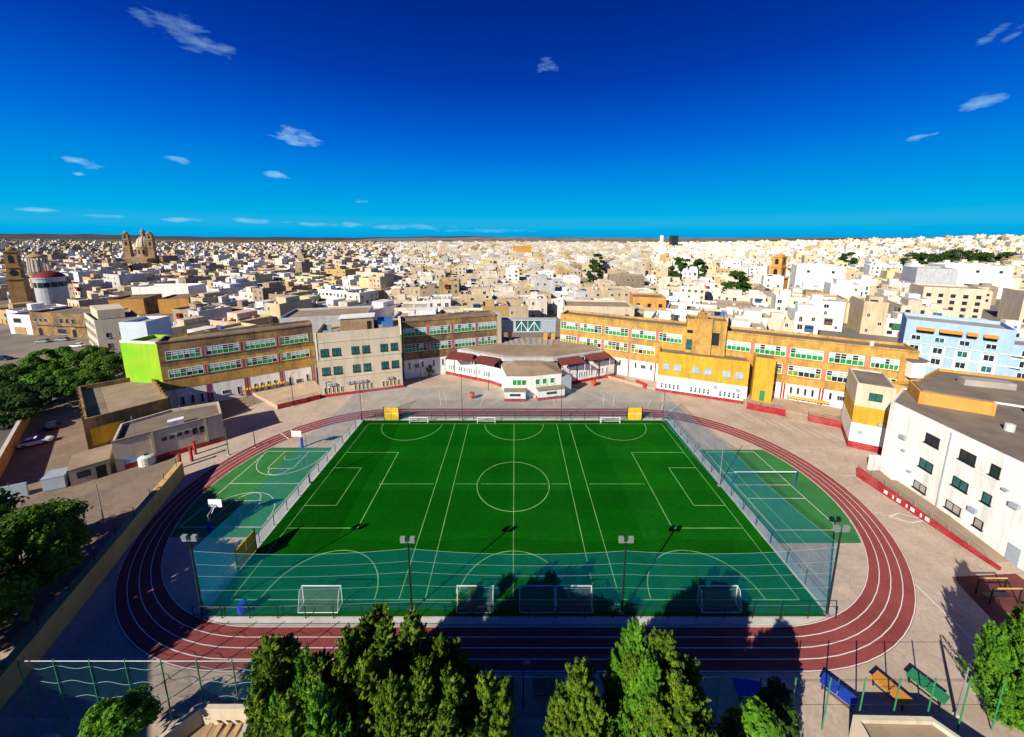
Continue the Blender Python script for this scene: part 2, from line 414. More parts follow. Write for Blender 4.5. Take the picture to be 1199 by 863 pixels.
for sx in (-1, 1):
    for y in (43.3, 60.8): line(b, (sx * XL, y), (sx * 21.6, y), .12, Z + .004)
    line(b, (sx * 21.6, 43.3), (sx * 21.6, 60.8), .12, Z + .006)
    for y in (47.5, 56.3): line(b, (sx * XL, y), (sx * 26.6, y), .12, Z + .004)
    line(b, (sx * 26.6, 47.5), (sx * 26.6, 56.3), .12, Z + .006)
arc(b, -.3, 52.1, 5.8, 0, 2 * pi, .12, Z + .008)
for cxx, r in ((-21.8, 6.3), (-.2, 6.2), (21.3, 6.3)):
    arc(b, cxx, Y0, r, 0, pi, .12, Z + .008); arc(b, cxx, Y1, r, pi, 2 * pi, .12, Z + .008)
struct(b, 'pitch_line_marking', ['turf_line'])

# ------------------------------------------------------------------ courts beside the pitch
def clip_track(poly, sgn):
    out = []
    for i in range(len(poly)):
        p, q = poly[i], poly[(i + 1) % len(poly)]
        for k in range(24):
            t = k / 24; x, y = p[0] + (q[0] - p[0]) * t, p[1] + (q[1] - p[1]) * t
            dx, dy = x - sgn * TX, y - TC; d = hypot(dx, dy); lim = RI - .12
            if dx * sgn > 0 and d > lim: x, y = sgn * TX + dx * lim / d, TC + dy * lim / d
            out.append((x, y))
    return out
def clip2(poly): return clip_track(clip_track(poly, -1), 1)
b = MB()
for P in ([(-34.4, 30.9), (34.4, 30.9), (34.2, 31.7), (-34.2, 31.7)], [(-34.6, 31.72), (-33.0, 31.72), (-33.0, 72.6), (-34.6, 72.6)], [(33.0, 31.72), (34.4, 31.72), (34.4, 72.6), (33.0, 72.6)], [(-34, 72.62), (34, 72.62), (34, 73.6), (-34, 73.6)]): b.prism(clip2(P), .004, .05)
struct(b, 'pitch_kerb', ['kerb'])
b = MB(); b.prism(clip_track([(-49, 41.8), (-34.7, 41.8), (-34.7, 62.4), (-49, 62.4)], -1), .003, .016); struct(b, 'basketball_court', ['court_green'])
b = MB(); b.prism(clip_track([(34.5, 40.9), (49, 40.9), (49, 61.7), (34.5, 61.7)], 1), .003, .016); struct(b, 'volleyball_court', ['court_green'])
b = MB(); z = .026
X0, X1, ya, yb = -46.2, -34.9, 43.5, 61.2; ym = (ya + yb) / 2; xm = (X0 + X1) / 2
for x in (X0, X1): line(b, (x, ya), (x, yb), .1, z)
for y in (ya, yb, ym): line(b, (X0, y), (X1, y), .1, z + .002)
for y, sg in ((ya, 1), (yb, -1)):
    for x in (xm - 2.2, xm + 2.2): line(b, (x, y), (x * .55 + xm * .45 if False else x, y + sg * 5.0), .09, z + .004)
    line(b, (xm - 2.2, y + sg * 5), (xm + 2.2, y + sg * 5), .09, z + .004)
    arc(b, xm, y + sg * 5, 1.7, 0 if sg > 0 else pi, pi if sg > 0 else 2 * pi, .09, z + .006, 24)
    arc(b, xm, y + sg * 1.3, 5.5, 0 if sg > 0 else pi, pi if sg > 0 else 2 * pi, .09, z + .006, 32)
    arc(b, xm, y + sg * 1.3, 1.4, 0 if sg > 0 else pi, pi if sg > 0 else 2 * pi, .07, z + .008, 20)
X0, X1, ya, yb = 35.5, 44.4, 43.0, 61.0
for x in (X0, X1): line(b, (x, ya), (x, yb), .09, z)
for y in (ya, yb, 52, 49, 55): line(b, (X0, y), (X1, y), .09, z + .002)
# yard markings: parking bays and guide lines
z = .012
for (p, q) in [((-17.5, 79.5), (-19.7, 87.5)), ((-16.2, 79.8), (-18.2, 87)), ((-8.3, 79.4), (-7.4, 86.5)), ((9.3, 79.4), (9.6, 84)), ((14, 90.5), (22.5, 82.5)), ((21, 79.8), (22.6, 86)), ((23.3, 79.6), (25, 84.8)), ((31, 78.5), (33.5, 83)), ((34, 77.8), (36.3, 81.6)), ((-30.5, 78.5), (-27.6, 84))]: line(b, p, q, .14, z)
for k in range(9):
    x, y = 50.5 + k * 1.9, 76.6 - k * 1.25; line(b, (x, y), (x + 1.1, y - 4.6), .11, z)
p0, p1 = at(938, 555), at(1155, 765); line(b, p0, p1, .13, z + .002)
for k in range(13):
    t = .05 + .03 * k; x, y = p0[0] + (p1[0] - p0[0]) * t, p0[1] + (p1[1] - p0[1]) * t; line(b, (x, y), (x - 1.1, y - .15), .09, z)
line(b, at(985, 557), at(1040, 557), .1, z)
for a, c in (((1040, 605), (1068, 612)), ((1040, 605), (1052, 601)), ((1052, 601), (1085, 609)), ((1068, 612), (1085, 609))): line(b, at(*a), at(*c), .14, z + .004)
struct(b, 'court_line_marking', ['white_line'])

# ------------------------------------------------------------------ goals
def goal(name, label, loc, w, h, d, rz, small=False):
    r = root('football_goal', label, 'goal', (*loc, .045), 'small football goals around the pitch edge')
    t = .055
    b = MB()
    for sx in (-1, 1): b.tube((sx * w / 2, 0, 0), (sx * w / 2, 0, h), t, n=8)
    b.tube((-w / 2 - t, 0, h), (w / 2 + t, 0, h), t, n=8)
    me = b.mesh('goal_frame', ['frame']); inst('front_frame', me, r)
    b = MB()
    for sx in (-1, 1):
        b.tube((sx * w / 2, .02, h), (sx * w / 2, d * .45, h * .97), t * .6); b.tube((sx * w / 2, d * .45, h * .97), (sx * w / 2, d, 0.05), t * .6); b.tube((sx * w / 2, d, .05), (sx * w / 2, 0.02, .05), t * .6)
    b.tube((-w / 2, d, .05), (w / 2, d, .05), t * .6)
    inst('back_support', b.mesh('goal_support', ['frame']), r)
    b = MB()
    for sx in (-1, 1): b.face([(sx * (w / 2 - .03), 0.05, .02), (sx * (w / 2 - .03), d, .02), (sx * (w / 2 - .03), d * .45, h * .95), (sx * (w / 2 - .03), 0.05, h * .98)])
    b.face([(-w / 2, d - .02, .04), (w / 2, d - .02, .04), (w / 2, d * .45, h * .96), (-w / 2, d * .45, h * .96)])
    b.face([(-w / 2, .05, h * .99), (w / 2, .05, h * .99), (w / 2, d * .45, h * .96), (-w / 2, d * .45, h * .96)])
    inst('net', b.mesh('goal_net', ['goal_net']), r)
    r.rotation_euler.z = rz
    return r
for px0, px1, lab in ((348.5, 395, 'white goal by the front fence under the left arc, leftmost of the front goals'), (534, 577, 'white goal left of the two goals that stand side by side at the front fence'),
                      (608.5, 650, 'left one of two touching white goals at the front fence'), (652, 694.5, 'right one of two touching white goals at the front fence'), (823, 869, 'white goal by the front fence with tree shadow, rightmost of the front goals')):
    x0, x1 = at(px0, 719)[0], at(px1, 719)[0]
    goal('football_goal', lab, ((x0 + x1) / 2, 33.15), x1 - x0, 2.15, 1.1, pi)
for px0, px1, lab in ((481, 502, 'white goal at the far fence beside the left yellow panel'), (559.5, 580, 'white goal at the middle of the far fence'), (702.5, 724.5, 'white goal at the far fence beside the right yellow panel')):
    x0, x1 = at(px0, 493.5)[0], at(px1, 493.5)[0]
    goal('football_goal', lab, ((x0 + x1) / 2, 71.3), x1 - x0, 1.35, .8, 0)

# ------------------------------------------------------------------ floodlights and netting poles
def floodpole(px, py, top, label, heads=2, thick=.11, pale=False, shade=0):
    x, y = at(px, py); h = CAM_H - y * (_s + (top - CY) / FPX * _c) / (_c - (top - CY) / FPX * _s)
    r = root('floodlight_pole', label, 'floodlight pole', (x, y, .0), 'poles around the pitch')
    b = MB(); b.tube((0, 0, 0), (0, 0, h), thick, thick * .65, 8); inst('pole', b.mesh('pole', ['grey_metal' if pale else 'dark']), r)
    b = MB(); b.box(-.22, -.22, 0.0, .22, .22, .12); b.box(-.16, -.16, .121, .16, .16, .2); inst('base_plate', b.mesh('base_plate', ['grey_metal']), r)
    if heads:
        b = MB(); b.box(-.62, -.05, h - .14, .62, .05, h - .02); inst('crossarm', b.mesh('crossarm', ['grey_metal']), r)
        hm = MB(); hm.hexa([(-.24, -.1, -.3), (.24, -.1, -.3), (.24, .16, -.2), (-.24, .16, -.2)], [(-.24, -.18, .34), (.24, -.18, .34), (.24, .1, .38), (-.24, .1, .38)]); hme = hm.mesh('lamp_head', ['grey_metal'])
        gm = MB(); gm.box(-.2, .14, -.16, .2, .17, .3); gme = gm.mesh('lens', ['light_glass'])
        for k in range(heads):
            q = inst('lamp_head', hme, r, (-.5 + k * (1.0 / max(1, heads - 1)), 0, h + .18), 0)
            inst('lens', gme, q)
    return (x, y, h)
PN = [floodpole(482, 715, 634, 'twin-lamp floodlight pole at the front net, left of centre'), floodpole(728, 718, 634, 'twin-lamp floodlight pole at the front net, right of centre')]
PCL = floodpole(238, 723, 632, 'dark corner pole carrying the netting at the near left corner', 2)
PCR = floodpole(968, 720, 621, 'dark corner pole carrying the netting at the near right corner', 2)
PFL = floodpole(424, 492, 452, 'slim pole at the far left corner of the pitch', 0, .07)
PFR = floodpole(776, 492.5, 459, 'slim pole at the far right corner of the pitch', 0, .07)
PML = floodpole(363, 566, 508, 'slim pale pole halfway along the left net beside the basketball court', 0, .07, True)
PMR = floodpole(842, 569, 508, 'slim pale pole halfway along the right net beside the volleyball court', 0, .07, True)
PF1 = floodpole(541.5, 492, 436, 'slim pole behind the far fence, left of the white hall', 0, .06)
PF2 = floodpole(657, 492, 446, 'slim pole behind the far fence, right of the hall front', 0, .06)

def netting(label, pts, z0, name='ball_stop_net', ropes=(.0, .33, .62, 1.0), fm='net'):
    """fabric hung between pole tops, sagging along its upper edge"""
    r = root(name, label, 'netting', (pts[0][0], pts[0][1], 0), 'blue ball-stop nets around the pitch')
    b = MB(); rp = [MB() for _ in ropes]
    for (x0, y0, h0), (x1, y1, h1) in zip(pts, pts[1:]):
        n = 10; prev = None
        for k in range(n + 1):
            t = k / n; x, y = x0 + (x1 - x0) * t, y0 + (y1 - y0) * t; zt = h0 + (h1 - h0) * t - .55 * 4 * t * (1 - t)
            cur = (x, y, zt)
            if prev:
                b.face([(prev[0], prev[1], z0), (x, y, z0), (x, y, zt), prev])
                for q, fr in zip(rp, ropes):
                    za, zb = z0 + (prev[2] - z0) * fr, z0 + (zt - z0) * fr
                    q.tube((prev[0], prev[1] + .03, za), (x, y + .03, zb), .011, n=4)
            prev = cur
    b.build('mesh_fabric', [fm], r)
    for q in rp: q.build('rope', ['net_rope'], r)
K['net_rope'] = mat('pale rope', (.28, .42, .42), .8, .05, 1)
netting('tall blue net along the front edge of the pitch between the floodlights', [(PCL[0], PCL[1], 8.0), (PN[0][0], PN[0][1], 7.6), (PN[1][0], PN[1][1], 7.6), (PCR[0], PCR[1], 8.2)], .2, ropes=(.12, .4, .62, .8, 1.0))
netting('tall blue net between the pitch and the basketball court', [(PCL[0] - .2, PCL[1], 8.0), (PML[0], PML[1], 8.0), (PFL[0], PFL[1], 7.6)], .2, fm='net_side')
netting('tall blue net between the pitch and the volleyball court', [(PCR[0] + .2, PCR[1], 8.4), (PMR[0], PMR[1], 7.8), (PFR[0], PFR[1], 6.6)], .2, fm='net_side')
netting('tall blue net along the far edge of the pitch before the hall', [(PFL[0] + .2, 73.2, 7.6), (PF1[0], 73.3, 7.9), (PF2[0], 73.3, 7.2), (PFR[0] - .2, 73.2, 6.6)], .2, ropes=(.0, 1.0))

# ------------------------------------------------------------------ low pitch fences
pm = MB(); pm.tube((0, 0, 0), (0, 0, 1.75), .045, n=6); POSTM = pm.mesh('fence_post', ['dark'])
def lowfence(label, A, B, h, n, gap=None):
    r = root('pitch_fence', label, 'fence', (*A, .04), 'low fences around the pitch')
    d = (B[0] - A[0], B[1] - A[1])
    for k in range(n + 1):
        t = k / n; p = inst('post', POSTM, r, (d[0] * t, d[1] * t, 0)); p.scale.z = h / 1.75
    b = MB(); b.face([(*A, .12), (*B, .12), (*B, h), (*A, h)]); b.build('mesh_panel', ['mesh_low'], r)
    b = MB(); b.tube((*A, h + .02), (*B, h + .02), .025, n=5); b.build('top_rail', ['dark'], r)
lowfence('low dark mesh fence along the front edge of the pitch', (-33.6, 31.5), (33.6, 31.5), 1.5, 23)
lowfence('low dark mesh fence along the far edge of the pitch', (-33.4, 72.9), (33.4, 72.9), 1.75, 22)
lowfence('low dark mesh fence on the left side of the pitch', (-33.3, 32.3), (-33.3, 72.3), 1.6, 14)
lowfence('low dark mesh fence on the right side of the pitch', (33.3, 32.3), (33.3, 72.3), 1.6, 14)

def pad(label, A, B, h):
    F = Frame(A, B); r = root('yellow_panel', label, 'gate panel', (*A, .05), 'yellow gate panels in the pitch fence')
    b = MB(); b.fbox(F, .12, F.L / 2 - .03, 0, .09, .15, h); b.build('leaf', ['yellow'], r)
    b = MB(); b.fbox(F, F.L / 2 + .03, F.L - .12, 0, .09, .15, h); b.build('leaf', ['yellow'], r)
    for s in (0, F.L - .1):
        b = MB(); b.fbox(F, s, s + .1, -.03, .12, .0, h + .25); b.build('post', ['dark'], r)
    b = MB(); b.fbox(F, .1, F.L - .1, .091, .13, h * .52, h * .52 + .1); b.build('crossbar', ['cream_trim'], r)
pad('yellow gate panel in the far fence, left of the two', (-28.5, 72.7), (-25.2, 72.7), 2.9)
pad('yellow gate panel in the far fence, right of the two', (24.4, 72.7), (27.6, 72.7), 2.9)
pad('yellow gate panel beside the left net near the corner', (-33.05, 36.7), (-33.05, 39.9), 2.9)
# blue drum in the corner
x, y = at(281, 722.5)
r = root('plastic_barrel', 'blue plastic barrel behind the front fence at the near left corner', 'barrel', (x, y + .5, .05))
b = MB(); b.lathe(0, 0, [(0, 0), (.42, 0), (.5, .35), (.5, .8), (.42, 1.15), (0, 1.15)], 14); inst('drum', b.mesh('drum', ['blue']), r)
b = MB(); b.lathe(0, 0, [(.3, 1.151), (.3, 1.25), (0, 1.25)], 12); inst('lid', b.mesh('lid', ['tt_blue']), r)

# ------------------------------------------------------------------ hoops and volleyball net
def hoop(label, x, y, face):
    r = root('basketball_hoop', label, 'basketball hoop', (x, y, .02), 'basketball hoops on the left court')
    b = MB(); b.box(-.16, -.16, 0, .16, .16, 1.9); inst('post_padding', b.mesh('post_padding', ['blue']), r)
    b = MB(); b.tube((0, 0, 1.91), (0, 0, 2.8), .09, n=8); b.tube((0, 0, 2.78), (0, 1.25, 3.35), .08, n=8); b.tube((0, .02, 2.0), (0, 1.2, 3.2), .04, n=6); inst('arm', b.mesh('arm', ['grey_metal']), r)
    b = MB(); b.box(-.9, 1.28, 2.95, .9, 1.34, 4.1); q = inst('backboard', b.mesh('backboard', ['frame']), r)
    b = MB(); b.box(-.3, 1.342, 3.1, .3, 1.35, 3.55); b.box(-.24, 1.343, 3.16, .24, 1.352, 3.49, 1); inst('target_square', b.mesh('target', ['pink', 'frame']), q)
    b = MB()
    for k in range(16):
        a, c2 = 2 * pi * k / 16, 2 * pi * (k + 1) / 16; b.tube((.23 * cos(a), 1.6 + .23 * sin(a), 3.05), (.23 * cos(c2), 1.6 + .23 * sin(c2), 3.05), .02, n=4)
    inst('rim', b.mesh('rim', ['tt_orange']), r)
    r.rotation_euler.z = face
hoop('basketball hoop with blue padded post at the far end of the left court', -40.4, 62.5, pi)
hoop('basketball hoop in the tree shadow at the near end of the left court', -41.0, 42.4, 0)
r = root('volleyball_net', 'white-taped volleyball net strung across the right court', 'volleyball net', (35, 52, .02))
for x in (34.95, 45.1):
    b = MB(); b.tube((x, 52, .02), (x, 52, 2.5), .06, n=8); b.build('post', ['tt_blue'], r)
b = MB(); b.face([(35, 52, 1.4), (45.1, 52, 1.4), (45.1, 52, 2.36), (35, 52, 2.36)]); b.build('mesh_fabric', ['mesh_low'], r)
b = MB(); b.box(35.02, 51.97, 2.3, 45.04, 52.03, 2.42); b.build('top_tape', ['frame'], r)

# ------------------------------------------------------------------ the school
def wing(label, A, B, depth, z0, ztop, bays, bays2, stone, zc=(12.5, 14.75), zl=(8.3, 10.65), ncol=6, gwin=(), gz0=6.2, bl=.6, bl2=.45, b2m='yellow_blind', low=None):
    F = Frame(A, B); poly = [A, B, F.p(F.L, -depth), F.p(0, -depth)]
    r = root('school_wing', label, 'school wing', (*A, 0))
    zm = (zl[1] + zc[0]) / 2 - .25
    b = MB(); shell(b, poly, zm, ztop, .55, .35); b.build('upper_wall', [stone], r)
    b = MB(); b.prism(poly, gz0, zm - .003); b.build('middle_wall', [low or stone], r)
    b = MB(); b.fbox(F, 0.02, F.L - .02, -depth, -.06, 0, gz0 - .002); b.build('ground_floor_wall', ['white'], r)
    b = MB(); b.prism(inset(poly, .36), ztop - .8, ztop - .55); b.build('roof', ['roof'], r)
    for rows, (za, zb), blind in ((bays, zc, ('green_blind', bl)), (bays2, zl, (b2m, bl2))):
        for k, (s0, s1) in enumerate(rows):
            window(r, F, s0, s1, za, zb, ncol, (za + (zb - za) * .5, za + (zb - za) * .76), blinds=blind, fw=.085)
            if k + 1 < len(rows) and rows[k + 1][0] - s1 < 1.6:
                for e in (s1 + .06, rows[k + 1][0] - .36):
                    b = MB(); b.fbox(F, e, e + .3, 0, .14, za - .15, zb + .12); b.build('pilaster', ['pink'], r)
    b = MB()
    for z in (zc[0] - .14, zl[0] - .14): b.fbox(F, .05, F.L - .05, .0, .12, z - .1, z)
    b.fbox(F, .03, F.L - .03, .0, .16, ztop - .28, ztop - .1); b.build('string_course', [stone], r)
    for (s0, s1, za, zb) in gwin: window(r, F, s0, s1, za, zb, 1 if s1 - s0 < 1 else 3, (), fw=.06, frame='fascia', t=-.058, sill=True)
    return r, F
KS = 1.035
def zs(z): return CAM_H - (CAM_H - z) * KS
RWA, RWB = (13.5 * KS, 104.0 * KS), (80.5 * KS, 68.5 * KS)
bR = [(.2, 5.5), (6.1, 12.4), (13.3, 19.7), (20.6, 26.7), (27.5, 33.0), (42.0, 47.7), (48.6, 54.5), (55.3, 61.2), (62.1, 67.9), (68.9, 73.2)]
b2R = [(.2, 5.2), (6.1, 12.4), (13.3, 19.7), (20.6, 26.7), (48.6, 54.2), (55.3, 61.2), (62.1, 67.9), (68.4, 73.2)]
g = []
bR = [(a * KS, d * KS) for a, d in bR]; b2R = [(a * KS, d * KS) for a, d in b2R]
for s in (1.4, 7.3, 14.5, 17.6, 21.8, 25.8, 49.8, 52.9, 56.1, 57.4, 58.7, 60.0, 63.1, 66.6): g.append((s * KS, s * KS + .52, zs(4.0), zs(5.6)))
for s in (3.0, 9.3, 15.6, 23.4, 64.5): g.append((s * KS, s * KS + 1.3, zs(4.2), zs(5.2)))
wr, WF = wing('long orange limestone school wing with green blinds, right of the glazed bridge', RWA, RWB, 6.4, 0, zs(17), bR, b2R, 'stone', gwin=g, zc=(zs(12.5), zs(14.75)), zl=(zs(8.3), zs(10.65)), gz0=zs(6.2), bl=.95, bl2=.6)
for s in (6.0, 12.9, 20.2, 27.1, 48.2, 54.6, 55.1, 61.5, 62.0):
    b = MB(); s *= KS; b.fbox(WF, s - .16, s + .16, -.058, .03, 0, zs(6.2) - .02); b.build('red_pilaster', ['red'], wr)
b = MB(); b.lathe(*WF.p(72, -3), [(.35, zs(17) - .55), (.35, zs(17) + .4), (0, zs(17) + .5)], 10); b.build('roof_vent', ['white'], wr)
LWA, LWB = (-79.4, 76.6), (-54.2, 93.2)
bL = [(1.15, 7.2), (8.1, 14.3), (15.4, 21.7), (22.7, 29.0)]
g = [(s, s + .5, .9, 2.9) for s in (2.6, 4.3, 6, 7.8, 12.9, 16.3, 17.6, 19.0, 20.4, 23.7, 27.7)] + [(25.3, 26.6, .9, 2.0), (10, 11.3, 1.6, 2.6)]
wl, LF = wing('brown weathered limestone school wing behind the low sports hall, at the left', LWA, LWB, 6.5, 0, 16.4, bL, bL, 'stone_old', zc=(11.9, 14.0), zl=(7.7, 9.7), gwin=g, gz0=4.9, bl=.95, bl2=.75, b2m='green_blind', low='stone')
for s in (7.6, 14.85, 22.2, 29.4):
    for d in (-.25, .25):
        b = MB(); b.fbox(LF, s + d - .13, s + d + .13, -.058, .04, 0, 4.88); b.build('red_pilaster', ['red'], wl)
CWA, CWB = (-31.0, 95.5), (-5.4, 104.8)
bC = [(.35, 6.5), (7.4, 13.4), (14.3, 20.5), (21.4, 27.0)]
g = [(s, s + .5, 3, 4.6) for s in (1.3, 4.9, 8, 10.5, 13, 17, 23)] + [(2.9, 4.1, 3, 4), (19, 20.2, 3, 4)]
wc, CF = wing('shaded limestone school wing between the beige block and the glazed bridge', CWA, CWB, 6.5, 0, 16.6, bC, bC, 'stone_old', zc=(12.2, 14.5), zl=(7.7, 10.0), gwin=g, gz0=5.4, bl=.9, bl2=.7, b2m='green_blind')  # middle band in weathered stone too, its dark colour deepening the cast shade
b = MB(); b.fbox(CF, CF.L + .002, CF.L + 1.4, -6.5, .0, 0, 16.4); b.build('end_wall', ['cream'], wc)

# beige block
BA, BB_ = (-48.5, 84.0), (-29.8, 90.3); BF = Frame(BA, BB_)
r = building('school_block', 'beige four-square school block with paired windows beside the weathered wing', 'school block', [BA, BB_, BF.p(BF.L, -11), BF.p(0, -11)], 0, 16.4, 'cream', 'roof_tan', 1.0)
for s0, s1 in ((.95, 2.7), (3.5, 5.4), (7.9, 9.6), (10.4, 12.1), (14.7, 16.4), (17.2, 18.9)):
    for za, zb in ((10.45, 12.3), (5.65, 7.55)): window(r, BF, s0, s1, za, zb, 2, (za + (zb - za) * .62,), glass='teal_glass', frame='dark', sill=True)
for c0 in (1.0, 7.9, 14.6):
    for k in range(5): window(r, BF, c0 + k * .93, c0 + k * .93 + .5, .75, 2.35, 1, frame='cream_trim')
for z in (13.9, 9.4, 4.6):
    b = MB(); b.fbox(BF, .02, BF.L - .02, 0, .10, z, z + .16); b.build('string_course', ['cream'], r)
b = MB(); b.fbox(BF, -.3, BF.L + .3, .02, .5, 0, .55); b.build('plinth', ['red'], r)
b = MB(); b.fbox(BF, 0.01, .35, -.3, .12, 9.6, 16.39); b.build('corner_strip', ['cream_trim'], r)
b = MB(); b.fbox(BF, BF.L - .3, BF.L + .12, -11.0, .11, 16.41, 17.0); b.build('coping', ['cream_trim'], r)
b = MB(); b.fbox(BF, 5.2, 13.2, -8.5, -4.5, 15.4, 18.6); q = b.build('stair_house', ['old_stone'], r)
b = MB(); b.fbox(BF, 4.9, 13.5, -8.8, -4.2, 18.602, 18.9); b.build('slab', ['white'], q)
b = MB(); b.fbox(BF, 11.6, 12.6, -4.5, -4.42, 15.5, 17.6); b.build('stair_door', ['dark'], q)
for k, (s, t) in enumerate(((1.5, -2), (2.3, -4), (3.9, -2.2), (14.5, -3), (16, -6), (1.6, -7.5))):
    b = MB(); b.fbox(BF, s, s + .9, t - .7, t, 15.4, 16.3 + .3 * (k % 2)); b.build('air_conditioner', ['panel_grey'], r)
b = MB(); b.fbox(BF, 14.0, 18.0, -9.5, -5.5, 15.4, 17.4); b.build('water_tank', ['tank_blue'], r)
for s in (2.0, 3.0, 6.2, 7.2, 8.4, 9.2, 10.2, 15.6, 16.6):
    b = MB(); b.fbox(BF, s, s + .75, .02, .45, 2.75, 3.3); b.build('air_conditioner', ['panel_grey'], r)

# lime green stair block at the left end
GA, GB = (-89.3, 78.2), (-79.6, 76.9); GF = Frame(GA, GB)
r = building('stair_block', 'block with a blank lime green gable, at the left end of the weathered wing', 'stair block', [GA, GB, GF.p(GF.L, -7), GF.p(0, -7)], 0, 15.9, 'lime', 'roof_grey', .8)
b = MB(); b.fbox(GF, .0, GF.L * .96, -.3, .02, 15.91, 16.4); b.build('coping', ['white'], r)

# projecting block, stair tower, side pier
PA, PBb = (36.9, 88.2), (55.3, 80.6); PF = Frame(PA, PBb)
r = building('school_block', 'golden two-storey block with white ground floor before the orange wing', 'school block', [PA, PBb, PF.p(PF.L, -5.2), PF.p(0, -5.2)], 4.25, 10.4, 'bandlow', 'roof', .5)
b = MB(); b.fbox(PF, -.02, PF.L + .02, -5.2, .05, 0, 4.25); b.build('ground_floor_wall', ['white'], r)
for s0, s1 in ((1.1, 2.7), (3.7, 5.4), (7.8, 9.5), (10.5, 12.2), (14.5, 16.2), (17.1, 18.8)): window(r, PF, s0, s1, 6.05, 7.6, 2, (7.05,), glass='pale_pane', frame='panel_grey', fw=.11, sill=True)
for c0, n in ((.85, 5), (7.7, 5), (14.1, 5)):
    for k in range(n): window(r, PF, c0 + k * .95, c0 + k * .95 + .6, .95, 2.35, 1, (1.7,), glass='teal_glass', t=.05)
b = MB(); b.fbox(PF, -.3, PF.L + .3, .06, .5, 0, .6); b.build('plinth', ['red'], r)
for s in (12.7, 17.6):
    b = MB(); b.fbox(PF, s, s + .8, .06, .45, 2.9, 3.5); b.build('air_conditioner', ['panel_grey'], r)
TA, TB = (44.2, 89.6), (52.4, 86.1); TF = Frame(TA, TB)
r = building('stair_tower', 'square orange stair tower rising over the golden block roof', 'stair tower', [TA, TB, TF.p(TF.L, -6), TF.p(0, -6)], 9.9, 18.8, 'stone', 'roof', .5)
b = MB(); b.fbox(TF, 1.6, 5.7, .0, .55, 9.9, 19.2); b.build('buttress', ['stone'], r)
b = MB(); b.fbox(TF, 2.4, 4.6, -3, -.2, 18.3, 20.1); b.fbox(TF, 2.9, 3.9, -2.4, -.8, 20.1, 20.6); b.build('bell_cote', ['stone'], r)
window(r, TF, .12, 1.4, 10.7, 13.4, 1, (12.2,), glass='teal_glass', frame='dark'); window(r, TF, .12, 1.4, 15.1, 15.9, 1, frame='dark'); window(r, TF, 5.9, 7.4, 12.5, 15.7, 2, frame='dark')
YA, YB = (54.9, 80.9), (59.6, 78.3); YF = Frame(YA, YB)
r = building('stair_pier', 'tall blank golden pier with a green door, right of the golden block', 'stair pier', [YF.p(1.5, 0), YB, YF.p(YF.L, -6), YF.p(1.5, -6)], 0, 11.8, 'bandlow', 'roof', .4)
b = MB(); b.fbox(YF, 3.0, 4.0, .0, .08, 1.4, 3.9); b.build('door', ['tt_green'], r)
# cream end block
EA, EB = (63.4, 62.8), (67.9, 60.2); EF = Frame(EA, EB)
r = building('school_block', 'narrow cream and white end block with one big window, beside the white building', 'school block', [EA, EB, (73.6, 68.2), (69.2, 70.9)], 8.4, 12.8, 'cream', 'roof', .3)
b = MB(); b.prism([EF.p(.02, -.02), EF.p(EF.L - .02, -.02), (73.5, 68.1), (69.2, 70.8)], 5.05, 8.39); b.build('middle_wall', ['bandlow'], r)
b = MB(); b.prism([EA, EB, (73.6, 68.2), (69.2, 70.9)], 1.3, 5.04); b.build('ground_floor_wall', ['white'], r)
b = MB(); b.prism([EF.p(-.06, .06), EF.p(EF.L + .06, .06), (73.6, 68.1), (69.1, 70.8)], 0, 1.29); b.build('plinth', ['red'], r)
window(r, EF, 1.8, 3.6, 9.8, 11.3, 2, (10.8,), glass='teal_glass', frame='dark')
for s, z in ((1.0, 3.2), (3.6, 5.4)):
    b = MB(); b.fbox(EF, s, s + .7, .03, .4, z, z + .5); b.build('air_conditioner', ['panel_grey'], r)

# terraces with red edge walls
def terrace(label, poly, h, edge):
    r = root('terrace', label, 'terrace', (*poly[0], 0))
    b = MB(); b.prism(poly, .0, h); b.build('paving', ['terrace_pave'], r)
    for A, B in edge:
        F = Frame(A, B); b = MB(); b.fbox(F, 0, F.L, .02, .34, 0, h + .25); b.build('edge_wall', ['red'], r)
    for A, B in edge:
        F = Frame(A, B); m = MB()
        for z in (h + .65, h + 1.05): m.tube((*F.p(0, .18), z), (*F.p(F.L, .18), z), .03, n=4)
        for k in range(int(F.L / 2.5) + 1): m.tube((*F.p(min(F.L, k * 2.5), .18), h + .25), (*F.p(min(F.L, k * 2.5), .18), h + 1.07), .03, n=4)
        m.build('railing', ['dark'], r)
    return r
t1 = [at(874, 478), at(919, 487), at(945, 492.5), at(997, 503)]
poly = [t1[0], t1[3], (69.0, 72.0), (76, 74.6), (56, 85.2)]
r = terrace('raised pinkish terrace with red edge wall before the right end of the orange wing', poly, 1.2, [(t1[0], t1[1]), (t1[2], t1[3])])
F = Frame(t1[1], t1[2]); b = MB()
for k in range(5): b.fbox(F, .1, F.L - .1, .05 + k * .3, .05 + (k + 1) * .3, 0, 1.1 - k * .22)
b.build('steps', ['roof_tan'], r)
t2 = [at(705, 441), at(731, 446), at(745, 450), at(757, 455)]
r = terrace('small raised terrace with red edge wall between the hall and the golden block', [t2[0], t2[3], (36.7, 88.3), (30, 95.3), (26.5, 97.2)], .7, [(t2[0], t2[1])])
b = MB(); F = Frame(t2[2], t2[3]); b.fbox(F, 0, F.L, .02, .3, 0, 1.4); b.build('gate_wall', ['red'], r)
l1 = [at(325, 479), at(374, 467)]
r = terrace('raised cream terrace with red edge wall before the weathered wing', [l1[0], l1[1], (-49, 86), (-54.5, 92.6), (-66, 85)], .9, [(l1[0], l1[1])])
